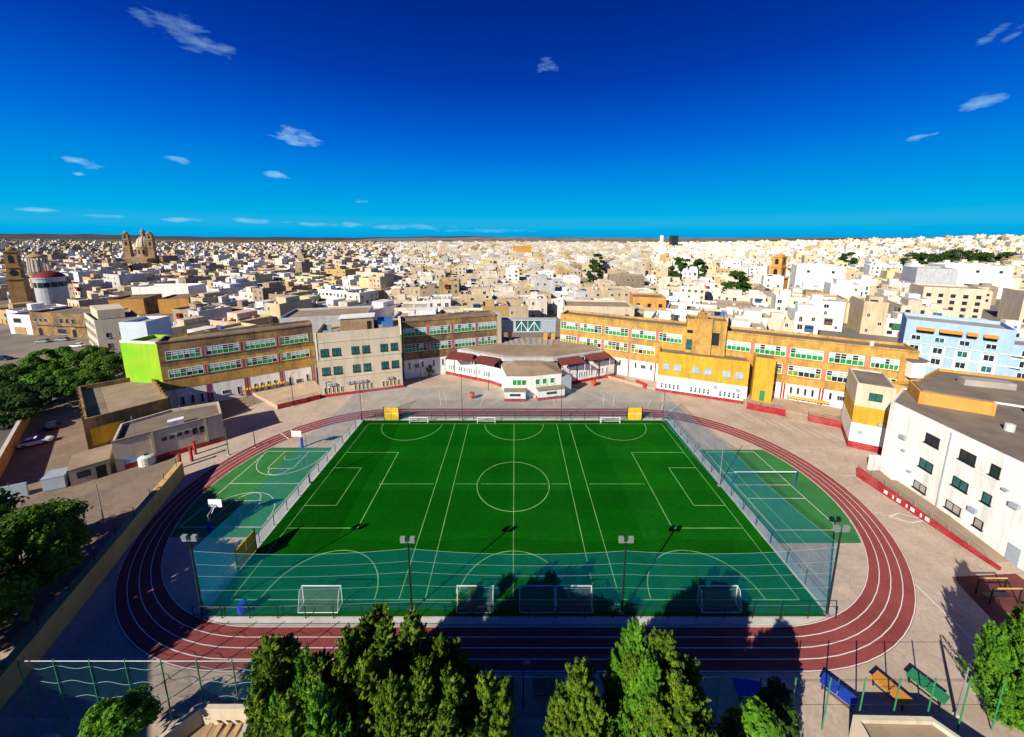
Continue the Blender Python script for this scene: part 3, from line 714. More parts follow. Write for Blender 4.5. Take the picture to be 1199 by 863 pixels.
for s0, lab, FF, zz in ((14, 'slatted yellow canopy over the door of the weathered wing', LF, 2.0), (57.5, 'slatted yellow canopy over the ground-floor windows of the orange wing', WF, 2.2)):
    ln = 9 if FF is LF else 8
    r = root('slatted_canopy', lab, 'canopy', (*FF.p(s0, 0), zz)); b = MB()
    for k in range(14): b.fbox(FF, s0 + k * ln / 14, s0 + (k + .6) * ln / 14, .05, 1.2, zz, zz + .12)
    b.build('slats', ['yellow'], r)
    b = MB(); b.fbox(FF, s0, s0 + ln, .06, .16, zz - .15, zz - .01); b.fbox(FF, s0, s0 + ln, 1.05, 1.15, zz - .15, zz - .01); b.build('beam', ['brick_orange'], r)
    b = MB()
    for k in range(5): b.tube((*FF.p(s0 + .2 + k * (ln - .4) / 4, 1.1), 0 if FF is LF else 1.2), (*FF.p(s0 + .2 + k * (ln - .4) / 4, 1.1), zz - .16), .05)
    b.build('support', ['brick_orange'], r)

# ------------------------------------------------------------------ round hall with terraces
hp = [(-20.9, 100.2), (-6.3, 92.9), (-2.9, 90.0), (3.6, 83.6), (10.4, 89.4), (13.2, 91.4), (28.4, 98.0)]
hr = root('assembly_hall', 'low white polygonal hall with brown roof and two maroon-canopied terraces', 'hall', (3.6, 96, 0))
outer = [hp[0], hp[1], hp[2], hp[4], hp[5], hp[6], (27, 108), (-19, 109)]
b = MB(); b.prism(outer, 0, 3.9); b.build('lower_storey', ['white'], hr)
for A, B in ((hp[0], hp[1]), (hp[1], hp[2]), (hp[4], hp[5]), (hp[5], hp[6])):
    F = Frame(A, B); b = MB(); b.fbox(F, 0, F.L, -.25, .06, 3.901, 4.85); b.build('parapet', ['white'], hr)
    b = MB(); b.fbox(F, .0, F.L, .02, .3, 0, .75); b.build('plinth', ['red'], hr)
FL, FR = Frame(hp[0], hp[1]), Frame(hp[5], hp[6])
for F, gr in ((FL, ((1.8, 3), (5.4, 2), (7.2, 5), (12, 1), (13.7, 3))), (FR, ((1.2, 2), (4.5, 6), (10.5, 3), (13.6, 1)))):
    for s, n in gr:
        for k in range(n): window(hr, F, s + k * .8, s + k * .8 + .5, 1.5, 3.1, 1, glass='teal_glass' if F is FL else 'glass')
    for s in (3.9, 11.2):
        b = MB(); b.fbox(F, s, s + .18, .0, .12, .76, 4.84); b.build('downpipe', ['dark'], hr)
# upper round storey
cx0, cy0 = 3.6, 106.0
def opoly(rx, ry): return [(cx0 + rx * cos(a), cy0 + ry * sin(a)) for a in np.linspace(pi * 1.0 + pi / 16, 3 * pi - pi / 16 - pi / 8 * 0, 17)[:16]]
rim = [at(533, 408, 7.2), at(590, 419, 7.2), at(648, 419, 7.2), at(706, 411, 7.2), (24.5, 108.5), (15, 113), (-7, 113), (-15.5, 109)]
b = MB(); b.prism(inset(rim, 1.6), 3.905, 6.2); b.build('glazed_drum', ['glass'], hr)
fr = inset(rim, 1.5); b = MB()
for i in range(len(fr)):
    F = Frame(fr[i], fr[(i + 1) % len(fr)])
    for k in range(int(F.L / 1.7) + 1): b.fbox(F, min(k * 1.7, F.L - .2), min(k * 1.7, F.L - .2) + .18, -.05, .06, 3.905, 6.19)
b.build('mullions', ['fascia'], hr)
b = MB(); b.prism(rim, 6.201, 7.2); b.build('fascia', ['fascia'], hr)
b = MB(); b.prism(inset(rim, .9), 7.202, 7.5); q = b.build('roof', ['roof_tan'], hr)
b = MB()
for k in range(9):
    x0 = 3.6 + (k - 4) * 1.6; b.prism([(x0, 104), (x0 + 1.2, 104), (x0 + .9 + (k - 4) * .4, 110.5), (x0 + (k - 4) * .4, 110.5)], 7.502, 7.62)
b.build('skylight_strip', ['roof_grey'], q)
b = MB(); b.box(20, 106.5, 7.5, 24, 109, 10.0); b.build('plant_room', ['white'], q)
# front block: V plan with hipped roof and two low annexes
fb = [at(593, 466), hp[3], at(657, 462), (11.2, 95), (-4.5, 95)]
b = MB(); b.prism(fb, 0, 5.6); q = b.build('front_wall', ['white'], hr)
m = MB(); cxm, cym = 3.5, 92; ins = inset(fb, .05); tp = [(cxm + (x - cxm) * .5, cym + (y - cym) * .45) for x, y in ins]; m.hexa([(x, y, 5.602) for x, y in ins], [(x, y, 6.5) for x, y in tp]); m.build('hipped_roof', ['roof_tan'], hr)
F1, F2 = Frame(fb[0], fb[1]), Frame(fb[1], fb[2])
for F, ss in ((F1, (.36, .55, .76)), (F2, (.24, .46, .70))):
    for s in ss: window(hr, F, F.L * s - .55, F.L * s + .55, 3.3, 4.8, 1, glass='green_blind', sill=True)
for F, s0, s1 in ((F1, -.4, F1.L * .82), (F2, F2.L * .2, F2.L * 1.02)):
    b = MB(); b.fbox(F, s0, s1, .01, 1.9, .7, 2.5); q = b.build('annex', ['white'], hr)
    b = MB(); b.fbox(F, s0 - .05, s1 + .05, .01, 1.96, 0, .69); b.build('annex_plinth', ['red'], q)
    b = MB(); b.fbox(F, s0 - .15, s1 + .15, .01, 2.1, 2.502, 2.7); b.build('annex_roof', ['roof_tan'], q)
    b = MB(); b.fbox(F, (s0 + s1) / 2 - 1.3, (s0 + s1) / 2 + 1.3, 1.901, 1.97, 1.35, 1.95); b.build('window_strip', ['glass'], q)
b = MB(); b.fbox(F2, F2.L + .2, F2.L + 2.6, -1.4, .2, 0, 4.6); b.build('entrance_porch', ['panel_grey'], hr)
# maroon canopies
for k, (q4, lab) in enumerate((([(528, 411), (555, 414.5), (553, 421), (521, 419)], 'maroon terrace canopy at the far left end of the white hall'),
                         ([(562, 416), (587, 419), (578, 426.5), (553, 421)], 'maroon terrace canopy on the left terrace, nearer the hall front'),
                         ([(651, 418.5), (676, 415), (687, 423), (657, 426)], 'maroon terrace canopy on the right terrace, nearer the hall front'),
                         ([(683, 416), (708, 411), (716, 417), (691, 421)], 'maroon terrace canopy at the far right end of the white hall'))):
    P = [at(*p, 6.9) for p in q4]; cxm = sum(p[0] for p in P) / 4; cym = sum(p[1] for p in P) / 4
    r = root('terrace_canopy', lab, 'canopy', (cxm, cym, 3.9), 'maroon canopies on the hall terraces')
    b = MB(); b.hexa([(*P[i], 6.8 if i < 2 else 6.45) for i in range(4)], [(*P[i], 6.9 if i < 2 else 6.55) for i in range(4)]); b.build('canopy_sheet', ['canopy'], r)
    for i in range(4):
        x, y = P[i][0] * .9 + cxm * .1, P[i][1] * .9 + cym * .1
        b = MB(); b.tube((x, y, 3.9), (x, y, 6.4 if i > 1 else 6.75), .06); b.build('post', ['frame'], r)
# chairs and tables on the terraces
cm = MB(); cm.lathe(0, 0, [(0, .70), (.42, .70), (.42, .74), (0, .74)], 10); TT = cm.mesh('table_top', ['ball'])
cm = MB(); cm.tube((0, 0, 0), (0, 0, .7), .05); cm.lathe(0, 0, [(.25, .0), (.25, .03), (0, .04)], 8); TL = cm.mesh('table_leg', ['frame'])
cm = MB(); cm.box(-.22, -.22, .42, .22, .22, .47); CS = cm.mesh('seat', ['ball'])
cm = MB(); cm.box(-.22, .18, .47, .22, .23, .9); CB = cm.mesh('backrest', ['ball'])
LGs = []
for sx, sy in ((-1, -1), (1, -1), (-1, 1), (1, 1)):
    m = MB(); m.tube((sx * .19, sy * .19, 0), (sx * .18, sy * .18, .42), .025, n=4); LGs.append(m.mesh('leg', ['ball']))
ordw = ['first', 'second', 'third', 'fourth', 'fifth', 'sixth', 'seventh', 'eighth', 'ninth', 'tenth', 'eleventh', 'twelfth']
for F, side in ((FL, 'left'), (FR, 'right')):
    for k in range(6):
        s = 1.8 + k * 2.3; x, y = F.p(s, -1.3)
        r = root('terrace_table', f'round white table on the {side} hall terrace, {ordw[k]} from the left', 'table', (x, y, 3.9), 'white tables on the hall terraces')
        inst('table_top', TT, r); inst('table_leg', TL, r)
        for j, (dx, dy, rz, w) in enumerate(((-.75, .1, pi / 2, 'left'), (.75, -.1, -pi / 2, 'right'))):
            c = root('terrace_chair', f'white chair {w} of the {ordw[k]} table on the {side} hall terrace', 'chair', (x + dx, y + dy, 3.9), 'white chairs on the hall terraces'); c.rotation_euler.z = rz
            inst('seat', CS, c); inst('backrest', CB, c)
            for lg in LGs: inst('leg', lg, c)
# glazed bridge
BFm = Frame((-5.0, 109.0), (13.0, 109.0))
r = root('footbridge', 'glazed grey footbridge with white diagonal bracing joining the two wings', 'bridge', (4, 110, 8.4))
for s0, s1 in ((.3, 5.0), (13.0, 17.7)):
    b = MB(); b.fbox(BFm, s0, s1, -3, 0, 9.9, 13.6); b.build('clad_panel', ['panel_grey'], r)
b = MB(); b.fbox(BFm, 5.002, 12.998, -2.9, -.12, 10.3, 13.3); b.build('glazing', ['teal_glass'], r)
b = MB(); b.fbox(BFm, .2, 17.8, -3.1, .12, 13.602, 13.95); b.fbox(BFm, 5.01, 12.99, -2.95, .06, 9.95, 10.295); b.build('roof_slab', ['fascia'], r)
b = MB()
for k in range(4):
    a, c = 5.1 + k * 1.97, 5.1 + (k + 1) * 1.97
    z = (10.3, 13.3) if k % 2 == 0 else (13.3, 10.3)
    b.tube((*BFm.p(a, -.03), z[0]), (*BFm.p(c, -.03), z[1]), .12)
    b.tube((*BFm.p(a, -.03), 10.3), (*BFm.p(a, -.03), 13.5), .09)
b.build('bracing', ['frame'], r)
for s in (.8, 3.4, 14.6, 17.0):
    b = MB(); b.fbox(BFm, s - .6, s + .6, -2.8, -.2, 0, 9.88); b.build('pier', ['brick_orange'], r)
for x, lab in ((-9.2, 'round red urn planter left of the hall front'), (17.0, 'round red urn planter right of the hall front')):
    y = at(553, 467)[1] if x < 0 else at(695, 452)[1]; x = at(553 if x < 0 else 695, 466 if x < 0 else 452)[0]
    r = root('urn_planter', lab, 'planter', (x, y, 0)); b = MB(); b.lathe(0, 0, [(.5, 0), (.5, .25), (.35, .5), (.9, 1.1), (1.0, 1.7), (.75, 2.2), (.5, 2.35), (0, 2.35)], 16); inst('pot', b.mesh('pot', ['urn']), r)
    b = MB(); b.lathe(0, 0, [(.8, 2.1), (.8, 2.3), (.74, 2.4)], 16); inst('pot_rim', b.mesh('pot_rim', ['red']), r); r.scale = (.72, .72, .72)

# ------------------------------------------------------------------ white building at the right
WA, WB_ = (62.4, 55.8), (60.6, 34.0); WWF = Frame(WA, WB_)
WL = 30.0
poly = [WA, WWF.p(WL, 0), (86, 26.0), (89, 50), (70, 61.2)]
r = building('school_block', 'large white building with dark flat roof and few windows along the right edge', 'school block', poly, 0, 12.6, 'white', 'roof', .25)
for s0, s1, za, zb, st in ((6.05, 7.9, 9.0, 10.5, 0), (10.55, 12.35, 9.2, 10.7, 0), (14.0, 14.95, 9.3, 10.8, 0), (5.9, 7.75, 4.9, 6.3, 1), (10.4, 12.2, 5.1, 6.5, 1), (13.85, 14.75, 5.3, 6.7, 1), (5.7, 7.5, 1.2, 2.4, 2), (10.2, 12.0, 1.4, 2.6, 2), (13.6, 14.55, 1.5, 2.7, 2)):
    window(r, WWF, s0, s1, za, zb, 2 if s1 - s0 > 1.2 else 1, glass=('glass', 'teal_glass', 'roof_grey')[st], frame='dark', sill=True)
b = MB()
for z in (8.75, 4.75): b.fbox(WWF, 5.5, 16.5, 0, .06, z, z + .12)
b.build('string_course', ['white'], r)
b = MB(); b.fbox(WWF, 17.2, 18.4, 0, .08, 0, 2.3); b.build('door', ['panel_grey'], r)
b = MB(); b.prism([(66.5, 55.5), (73.5, 51.2), (76, 56), (69.6, 60)], 12.35, 14.4); b.build('roof_room', ['brick_orange'], r)
b = MB(); b.prism([(67, 55.6), (73.4, 51.7), (75.5, 55.8), (69.6, 59.5)], 14.401, 14.6); b.build('roof_room_cap', ['roof'], r)
b = MB(); b.fbox(WWF, -.3, 4.0, .02, 1.6, 0, 2.6); b.build('porch', ['white'], r)
for s in (9.1, 19.2):
    b = MB(); b.fbox(WWF, s, s + .14, 0, .14, .2, 12.3); b.build('downpipe', ['fascia'], r)
for s, z in ((2.6, 7.6), (16.6, 6.9), (12.9, 3.2)):
    b = MB(); b.fbox(WWF, s, s + .85, .01, .4, z, z + .6); b.build('air_conditioner', ['panel_grey'], r)
for x, y in ((70, 47), (76, 40), (80, 52)):
    b = MB(); b.lathe(x, y, [(.5, 12.36), (.5, 13.4), (0, 13.5)], 12); b.build('roof_tank', ['tank'], r)
for s, z in ((4.6, 3.0), (15.6, 8.3), (3.2, 5.7)):
    b = MB(); b.fbox(WWF, s, s + .5, 0, .3, z, z + .3); b.build('wall_lamp', ['panel_grey'], r)
r = building('flat_roofed_annex', 'brown-roofed annex between the orange wing end and the pale blue block', 'annex', [(74.5, 68.5), (81.5, 69.2), (94, 76), (106, 70), (92, 56), (80, 62)], 0, 10.6, 'brick_orange', 'roof', .5)
b = MB(); b.prism([(81.5, 70.2), (84.3, 70.2), (86, 76), (83.3, 77.2)], 10.7, 14.2); q = b.build('roof_room', ['white'], r)
b = MB(); b.prism([(81.2, 69.9), (84.5, 69.9), (86.3, 76.3), (83, 77.5)], 14.201, 14.5); b.build('slab', ['roof'], q)
b = MB(); b.prism([(90, 68), (97, 65.5), (98, 67.5), (91, 70)], 10.102, 11.3); b.build('roof_kerb', ['roof_grey'], r)
# ramp with red wall
RA, RB = (57.3, 53.9), (58.2, 38.0); RF = Frame(RA, RB)
r = root('ramp', 'long entrance ramp with red painted side wall beside the white building', 'ramp', (*RA, 0))
b = MB(); b.hexa([(*RF.p(0, 0), 0), (*RF.p(RF.L, 0), 0), (*RF.p(RF.L, -3.6), 0), (*RF.p(0, -3.8), 0)][::-1], [(*RF.p(0, 0), 1.15), (*RF.p(RF.L, 0), .05), (*RF.p(RF.L, -3.6), .05), (*RF.p(0, -3.8), 1.15)][::-1]); b.build('walkway', ['roof_tan'], r)
b = MB(); b.hexa([(*RF.p(-.3, .01), 0), (*RF.p(RF.L + 1, .01), 0), (*RF.p(RF.L + 1, .3), 0), (*RF.p(-.3, .3), 0)][::-1], [(*RF.p(-.3, .01), 1.75), (*RF.p(RF.L + 1, .01), .45), (*RF.p(RF.L + 1, .3), .45), (*RF.p(-.3, .3), 1.75)][::-1]); b.build('side_wall', ['red'], r)
b = MB()
for k in range(9):
    s = k * RF.L / 8; z = 1.75 - 1.25 * k / 8; b.tube((*RF.p(s, .15), z - .1), (*RF.p(s, .15), z + .95), .03, n=5)
for dz in (.5, .95): b.tube((*RF.p(0, .15), 1.75 + dz), (*RF.p(RF.L, .15), .5 + dz), .03, n=5)
b.build('railing', ['grey_metal'], r)
b = MB()
for k in range(7): b.fbox(RF, 4.0 + k * .9 + (k % 2) * .3, 4.0 + k * .9 + .5, .301, .32, .3, .85)
b.build('painted_patch', ['white'], r)

# ------------------------------------------------------------------ sports hall (left) and its yard
ga, gb = (-76.2, 59.0), (-69.6, 67.6)
gd = (-.79, .613)
hall = [ga, gb, (gb[0] + gd[0] * 21, gb[1] + gd[1] * 21), (ga[0] + gd[0] * 23, ga[1] + gd[1] * 23)]
r = building('sports_hall', 'low sports hall with brown flat roof and stained stone front', 'sports hall', hall, 0, 7.6, 'stone_old', 'roof_tan', 1.0, t=.35)
F = Frame(ga, gb); F2_ = Frame(hall[3], hall[0])
b = MB(); q0 = inset(hall, .4); Fq = Frame(q0[3] if False else hall[3], hall[0])
b.prism([(x, y) for x, y in (lambda P: [P[0], P[1], P[2], P[3]])([Fq.p(1, -.6), Fq.p(Fq.L - .8, -.6), Fq.p(Fq.L - .8, -3.0), Fq.p(1, -3.0)])], 6.603, 6.62); b.build('painted_gutter_shade', ['roof'], r)  # flat dark sheet, painted shade of the sunken roof strip
b = MB()
for FF in (Frame(hall[3], hall[0]), Frame(hall[1], hall[2])):
    for k in range(9): b.fbox(FF, .6 + k * FF.L / 9, .95 + k * FF.L / 9, .0, .25, 0, 7.7)
b.build('buttress', ['stone_old'], r)
b = MB(); b.fbox(F, .4, 4.6, .0, .06, 2.4, 5.6); b.build('painted_sun_patch', ['bandlow'], r)  # golden panel on the dark front: sunlight on the stone put into colour
fa, fb_ = (-67.6, 55.2), (-56.9, 64.9)
front = [fa, fb_, (fb_[0] - 6.2, fb_[1] + 5.2), (gb[0] + .05, gb[1] + .05), (-73.3, 62.0)]
front = [fa, fb_, (-62.2, 70.6), (-68.9, 67.2), (-72.9, 61.5)]
r = building('changing_block', 'low off-white changing-room block in front of the sports hall', 'annex', front, 0, 5.4, 'cream', 'roof', .5)
F = Frame(fa, fb_)
for s, z0, z1 in ((5.9, 3.3, 3.9), (6.9, 3.3, 3.9), (7.9, 3.4, 4.1), (8.9, 3.4, 4.1), (10.0, 3.0, 4.2), (11.0, 3.0, 4.2)): window(r, F, s, s + .62, z0, z1, 1, frame='dark')
b = MB(); b.fbox(F, 1.0, F.L, .01, .10, 0, .9); b.build('plinth', ['red'], r)
for s in (4.6, 11.7):
    b = MB(); b.fbox(F, s, s + .35, .0, .22, .9, 5.41); b.build('pilaster', ['cream'], r)
b = MB(); b.fbox(F, -.05, F.L + .05, -.35, .14, 5.41, 5.62); b.build('coping', ['roof'], r)
b = MB(); b.fbox(F, 6.8, 9.0, -2.6, -1.4, 4.9, 6.0); b.build('air_handler', ['white'], r)
for s, t in ((2.4, -3), (8.6, -2.9)):
    b = MB(); b.tube((*F.p(s, t), 4.9), (*F.p(s, t), 8.2), .06); b.build('roof_mast', ['grey_metal'], r)
b = MB(); b.fbox(F, 1.2, 2.6, .101, .14, 1.0, 2.2); b.build('notice_board', ['blue_wall'], r)
# kiosk
r = root('gate_kiosk', 'small cream gate kiosk with a window at the foot of the sports hall', 'kiosk', (-70, 54.5, 0))
b = MB(); kp = [(-71.0, 51.6), (-68.0, 54.6), (-72.2, 59.0), (-75.4, 56.0)]; b.prism(kp, 0, 2.6); b.build('wall', ['cream'], r)
b = MB(); b.prism(inset(kp, -.15), 2.602, 2.85); b.build('roof', ['roof_tan'], r)
F = Frame(kp[0], kp[1]); window(r, F, .8, 2.2, 1.0, 2.0, 1, frame='dark'); b = MB(); b.fbox(F, 2.8, 3.9, .0, .06, 0, 2.1); b.build('door', ['dark'], r)
r = root('storage_box', 'dark blue-grey box cabin beside the gate kiosk', 'cabin', (-73.2, 51.8, 0))
b = MB(); kp = [(-73.8, 50.3), (-71.6, 51.4), (-73.0, 53.6), (-75.2, 52.6)]; b.prism(kp, .1, 2.1); b.build('body', ['panel_grey'], r)
b = MB(); b.prism(inset(kp, -.06), 2.102, 2.2); b.build('lid', ['panel_grey'], r)
b = MB(); b.prism(inset(kp, .1), 0, .099); b.build('skid', ['dark'], r)
x, y = at(173, 543); r = root('water_tank', 'grey ribbed water tank standing by the changing-room wall', 'water tank', (x, y, 0))
b = MB(); b.lathe(0, 0, [(1.1, 0), (1.15, .1), (1.1, .5), (1.15, .55), (1.1, 1.0), (1.15, 1.05), (1.1, 1.5), (.6, 1.7), (0, 1.75)], 18); inst('drum', b.mesh('tank_drum', ['tank']), r)
b = MB(); b.lathe(0, 0, [(.3, 1.70), (.3, 1.85), (0, 1.87)], 12); inst('lid', b.mesh('tank_lid', ['dark']), r)
# walls
def wall(label, A, B, h, wd, m, cap=None, posts=0):
    F = Frame(A, B); r = root('boundary_wall', label, 'wall', (*A, 0))
    b = MB(); b.fbox(F, 0, F.L, -wd, 0, 0, h); b.build('wall', [m], r)
    if cap: b = MB(); b.fbox(F, -.03, F.L + .03, -wd - .06, .06, h + .002, h + .14); b.build('coping', [cap], r)
    if posts:
        for k in range(posts):
            b = MB(); s = 1 + k * (F.L - 2) / (posts - 1); b.tube((*F.p(s, -wd / 2), h), (*F.p(s, -wd / 2), h + 1.3), .04); b.build('fence_post', ['dark'], r)
wall('long ochre wall running diagonally between the left yard and the running track', (-42.3, 21.0), (-55.2, 54.2), 2.5, .75, 'ochre', 'ochre', 10)
wall('orange-lit perimeter wall at the far side of the left yard', (-80.9, 49.6), (-109.5, 76.2), 2.6, .4, 'brick_orange', 'kerb')
wall('low blue-grey gate wall at the left edge of the yard', (-79.3, 47.6), (-75.2, 49.6), 2.2, .3, 'panel_grey', None)
b = MB(); b.prism([(-110.5, 77.0), (-82, 50.4), (-100, 36), (-135, 66)], .002, .012); struct(b, 'asphalt_lot', ['asphalt'])
# yard poles
def ypole(name, label, cat, x, y, h, pal, arm=0):
    r = root(name, label, cat, (x, y, 0)); b = MB(); b.tube((0, 0, 0), (0, 0, h), .08, .05, 8); inst('pole', b.mesh('pole', [pal]), r)
    b = MB(); b.box(-.15, -.15, 0, .15, .15, .15); inst('footing', b.mesh('footing', ['kerb']), r)
    if arm: b = MB(); b.tube((0, 0, h), (arm, 0, h + .25), .05); b.box(arm - .25, -.1, h + .2, arm + .25, .1, h + .32); inst('lamp_arm', b.mesh('lamp_arm', ['grey_metal']), r)
x, y = at(122, 612); ypole('utility_pole', 'thin pole standing in the back yard beside the ochre wall', 'pole', x, y, 6, 'grey_metal')
x, y = at(268, 533); ypole('utility_pole', 'dark green pole at the right corner of the changing-room block', 'pole', x, y, 5.5, 'green_metal')
x, y = at(299, 524); ypole('utility_pole', 'thin pole by the back bend of the track, right of the changing-room block', 'pole', x, y, 4.4, 'dark')
for px, py, h, lab in ((344, 476, 8, 'slim pole before the weathered wing'), (389, 455, 8, 'slim pole before the left half of the beige block'), (439, 452, 7.5, 'slim pole before the right half of the beige block'), (493, 448, 6, 'slim pole at the corner of the shaded wing'), (572, 458, 6, 'slim pole at the left of the hall front')):
    x, y = at(px, py); ypole('lamp_post', lab, 'lamp post', x, y, h, 'dark', .5)
for px, py, lab in ((212, 548, 'red post at the far end of the ochre wall'), (225, 540, 'red post by the changing-room plinth'), (229, 532, 'red post beside the pale kerb, farthest of the three')):
    x, y = at(px, py); r = root('gate_post', lab, 'post', (x, y, 0), 'red gate posts')
    b = MB(); b.box(-.16, -.16, 0, .16, .16, 2.5); inst('shaft', b.mesh('shaft', ['red']), r); b = MB(); b.box(-.22, -.22, 2.5, .22, .22, 2.65); inst('cap', b.mesh('cap', ['red']), r)

# ------------------------------------------------------------------ cars
def make_car(label, loc, rz, paint, group='parked cars'):
    r = root('parked_car', label, 'car', loc, group)
    def loft(rings, m=0):
        b = MB()
        for a, c in zip(rings, rings[1:]):
            n = len(a)
            for k in range(n): b.face((a[k], a[(k + 1) % n], c[(k + 1) % n], c[k]), m)
        b.face(rings[0][::-1], m); b.face(rings[-1], m); return b
    def sec(x, w, z0, z1): return [(x, -w, z0), (x, w, z0), (x, w * 1.02, (z0 + z1) / 2), (x, w * .94, z1), (x, -w * .94, z1), (x, -w * 1.02, (z0 + z1) / 2)]
    inst('body', loft([sec(-2.05, .70, .38, .78), sec(-1.9, .80, .28, .92), sec(-1.2, .84, .25, .95), (sec(.9, .84, .25, .93)), sec(1.75, .80, .28, .80), sec(2.05, .68, .36, .66)]).mesh('car_body', [paint]), r)
    inst('cabin', loft([sec(-1.75, .68, .93, .97), sec(-1.3, .66, .93, 1.36), sec(.2, .66, .93, 1.38), sec(1.05, .70, .92, .95)]).mesh('car_cabin', ['glass']), r)
    b = MB(); b.box(-1.2, -.58, 1.37, .15, .58, 1.42); inst('roof_panel', b.mesh('car_roof', [paint]), r)
    wm = MB(); wm.tube((0, -.1, 0), (0, .1, 0), .31, n=14); W = wm.mesh('tyre', ['tyre']); hm = MB(); hm.tube((0, -.11, 0), (0, .11, 0), .17, n=10); HB = hm.mesh('rim', ['carpaint_s'])
    for x in (-1.3, 1.3):
        for y in (-.76, .76): q = inst('wheel', W, r, (x, y, .31)); inst('rim', HB, q)
    lm = MB(); lm.box(2.0, -.1, .52, 2.07, .1, .64); LM = lm.mesh('headlight', ['light_glass'])
    for y in (-.5, .5): inst('headlight', LM, r, (0, y, 0))
    r.rotation_euler.z = rz
    return r
x, y = at(43, 520); make_car('white car parked in the back yard beside the orange perimeter wall', (x, y, .005), radians(38), 'carpaint_w')
make_car('dark car parked behind the white one in the shade of the back yard', (x - 4.6, y + 6.2, .005), radians(130), 'carpaint_d')

# ------------------------------------------------------------------ tables, fence and low structures by the camera
def tt(label, cx, cy, rz, top):
    r = root('table_tennis_table', label, 'table tennis table', (cx, cy, .0), 'tables behind the near straight')
    lm = MB(); lm.box(-.05, -.05, 0, .05, .05, .72); LM = lm.mesh('table_leg', ['dark'])
    tm = MB(); tm.box(-.74, .03, .72, .74, 1.36, .78); TM = tm.mesh('table_half', [top])
    inst('top_half', TM, r); inst('top_half', TM, r, (0, 0, 0), pi)
    for sx in (-.6, .6):
        for sy in (-1.1, 1.1): inst('leg', LM, r, (sx, sy, 0))
    b = MB(); b.face([(-.8, 0, .79), (.8, 0, .79), (.8, 0, .94), (-.8, 0, .94)]); inst('net', b.mesh('table_net', ['mesh_low']), r)
    b = MB(); b.box(-.62, -1.12, .2, -.58, 1.12, .26); b.box(.58, -1.12, .2, .62, 1.12, .26); inst('stretcher', b.mesh('stretcher', ['dark']), r)
    r.rotation_euler.z = rz; r.scale = (.85, .85, .9)
for lab, cx, cy, rz, top in (('blue table in tree shade left of the orange one, behind the near straight', 28.1, 25.1, .62, 'tt_blue'), ('orange table in the sun between a blue and a green one', 32.8, 25.2, .42, 'tt_orange'), ('green table at the right end of the row of tables', 36.2, 25.4, .42, 'tt_green'),
                             ('blue table in deep shade beyond the bright tree', 20.4, 25.2, 1.45, 'tt_blue'), ('dark red table in deep shade left of the brown one', -1.2, 25.3, 1.57, 'tt_red'), ('brown table in deep shade beside the lone cypress', 2.7, 25.5, 1.57, 'tt_brown')): tt(lab, cx, cy, rz, top)

FY = 23.5
gp = MB(); gp.tube((0, 0, 0), (0, 0, 5.5), .05, n=7); GP = gp.mesh('tall_fence_post', ['green_metal'])
def tallfence(label, x0, x1, n, h, ropes):
    r = root('boundary_fence', label, 'fence', (x0, FY, 0), 'tall green fence by the camera')
    for k in range(n + 1): q = inst('post', GP, r, ((x1 - x0) * k / n, 0, 0)); q.scale.z = (h + .15) / 5.5
    b = MB(); b.face([(x0, FY + .06, .1), (x1, FY + .06, .1), (x1, FY + .06, h), (x0, FY + .06, h)]); b.build('chain_link', ['net_dark'], r)
    b = MB(); b.tube((x0, FY, h), (x1, FY, h), .03, n=5); b.build('top_wire', ['grey_metal'], r)
    for fr in ropes:
        b = MB(); prev = None
        for k in range(n * 6 + 1):
            t = k / (n * 6); x = x0 + (x1 - x0) * t; z = h * fr + .14 * sin(k * 1.05 + fr * 9) + .1 * sin(k * .31); cur = (x, FY + .1, z)
            if prev: b.tube(prev, cur, .018, n=4)
            prev = cur
        b.build('rope', ['net_rope'], r)
tallfence('tall green chain-link fence with sagging white ropes, left of the foreground trees', -48.4, -11.2, 13, 6.0, (.38, .62, .86))
tallfence('tall green post fence behind the foreground trees', -8.4, 16.6, 9, 4.4, ())
b_ = None
r = root('boundary_fence', 'tall green posts with sparse wires at the near right, before the coloured tables', 'fence', (19.4, FY, 0), 'tall green fence by the camera')
for k in range(8): q = inst('post', GP, r, (k * 2.75, -.6, 0)); q.scale.z = .95
b = MB()
for z in (2.6, 5.1): b.tube((19.4, FY - .6, z), (38.7, FY - .6, z), .014, n=4)
b.build('wire', ['dark'], r)
ypole('lamp_post', 'slim grey pole with a small lamp before the near straight, left of the lone cypress', 'lamp post', .7, 24.2, 4.6, 'dark', .3)
ypole('lamp_post', 'leaning pale pole among the green posts at the near right', 'lamp post', 36.9, 23.8, 4.9, 'grey_metal', 0)
SBp = [(-56.5, 15.5), (-42.6, 1.6), (-56, -12), (-72, 2)]
r = building('apartment_block', 'plain cream block outside the lower left frame edge whose shadow covers the near left bend', 'apartment block', SBp, 0, 14, 'cream', 'roof', .9)
r = root('concrete_hopper', 'open weathered concrete box with planks inside, left of the foreground trees', 'concrete box', (-23.5, 20.5, 0))
hb = [(-28.5, 19.0), (-19.8, 19.0), (-20.9, 23.0), (-25.2, 23.0)]
b = MB(); q = inset(hb, .3)
for k in range(4):
    j = (k + 1) % 4; b.prism([hb[k], hb[j], q[j], q[k]], 0, 2.5)
b.build('wall', ['cream'], r)
b = MB(); b.prism(inset(hb, .32), 0, .9); b.build('floor', ['roof_tan'], r)
for k in range(5):
    b = MB(); x = -24.3 + k * .75; b.hexa([(x, 19.6, .95), (x + .35, 19.6, .95), (x + .5, 22.4, 1.5), (x + .15, 22.4, 1.5)], [(x, 19.6, 1.05), (x + .35, 19.6, 1.05), (x + .5, 22.4, 1.6), (x + .15, 22.4, 1.6)]); b.build('plank', ['timber'], r)
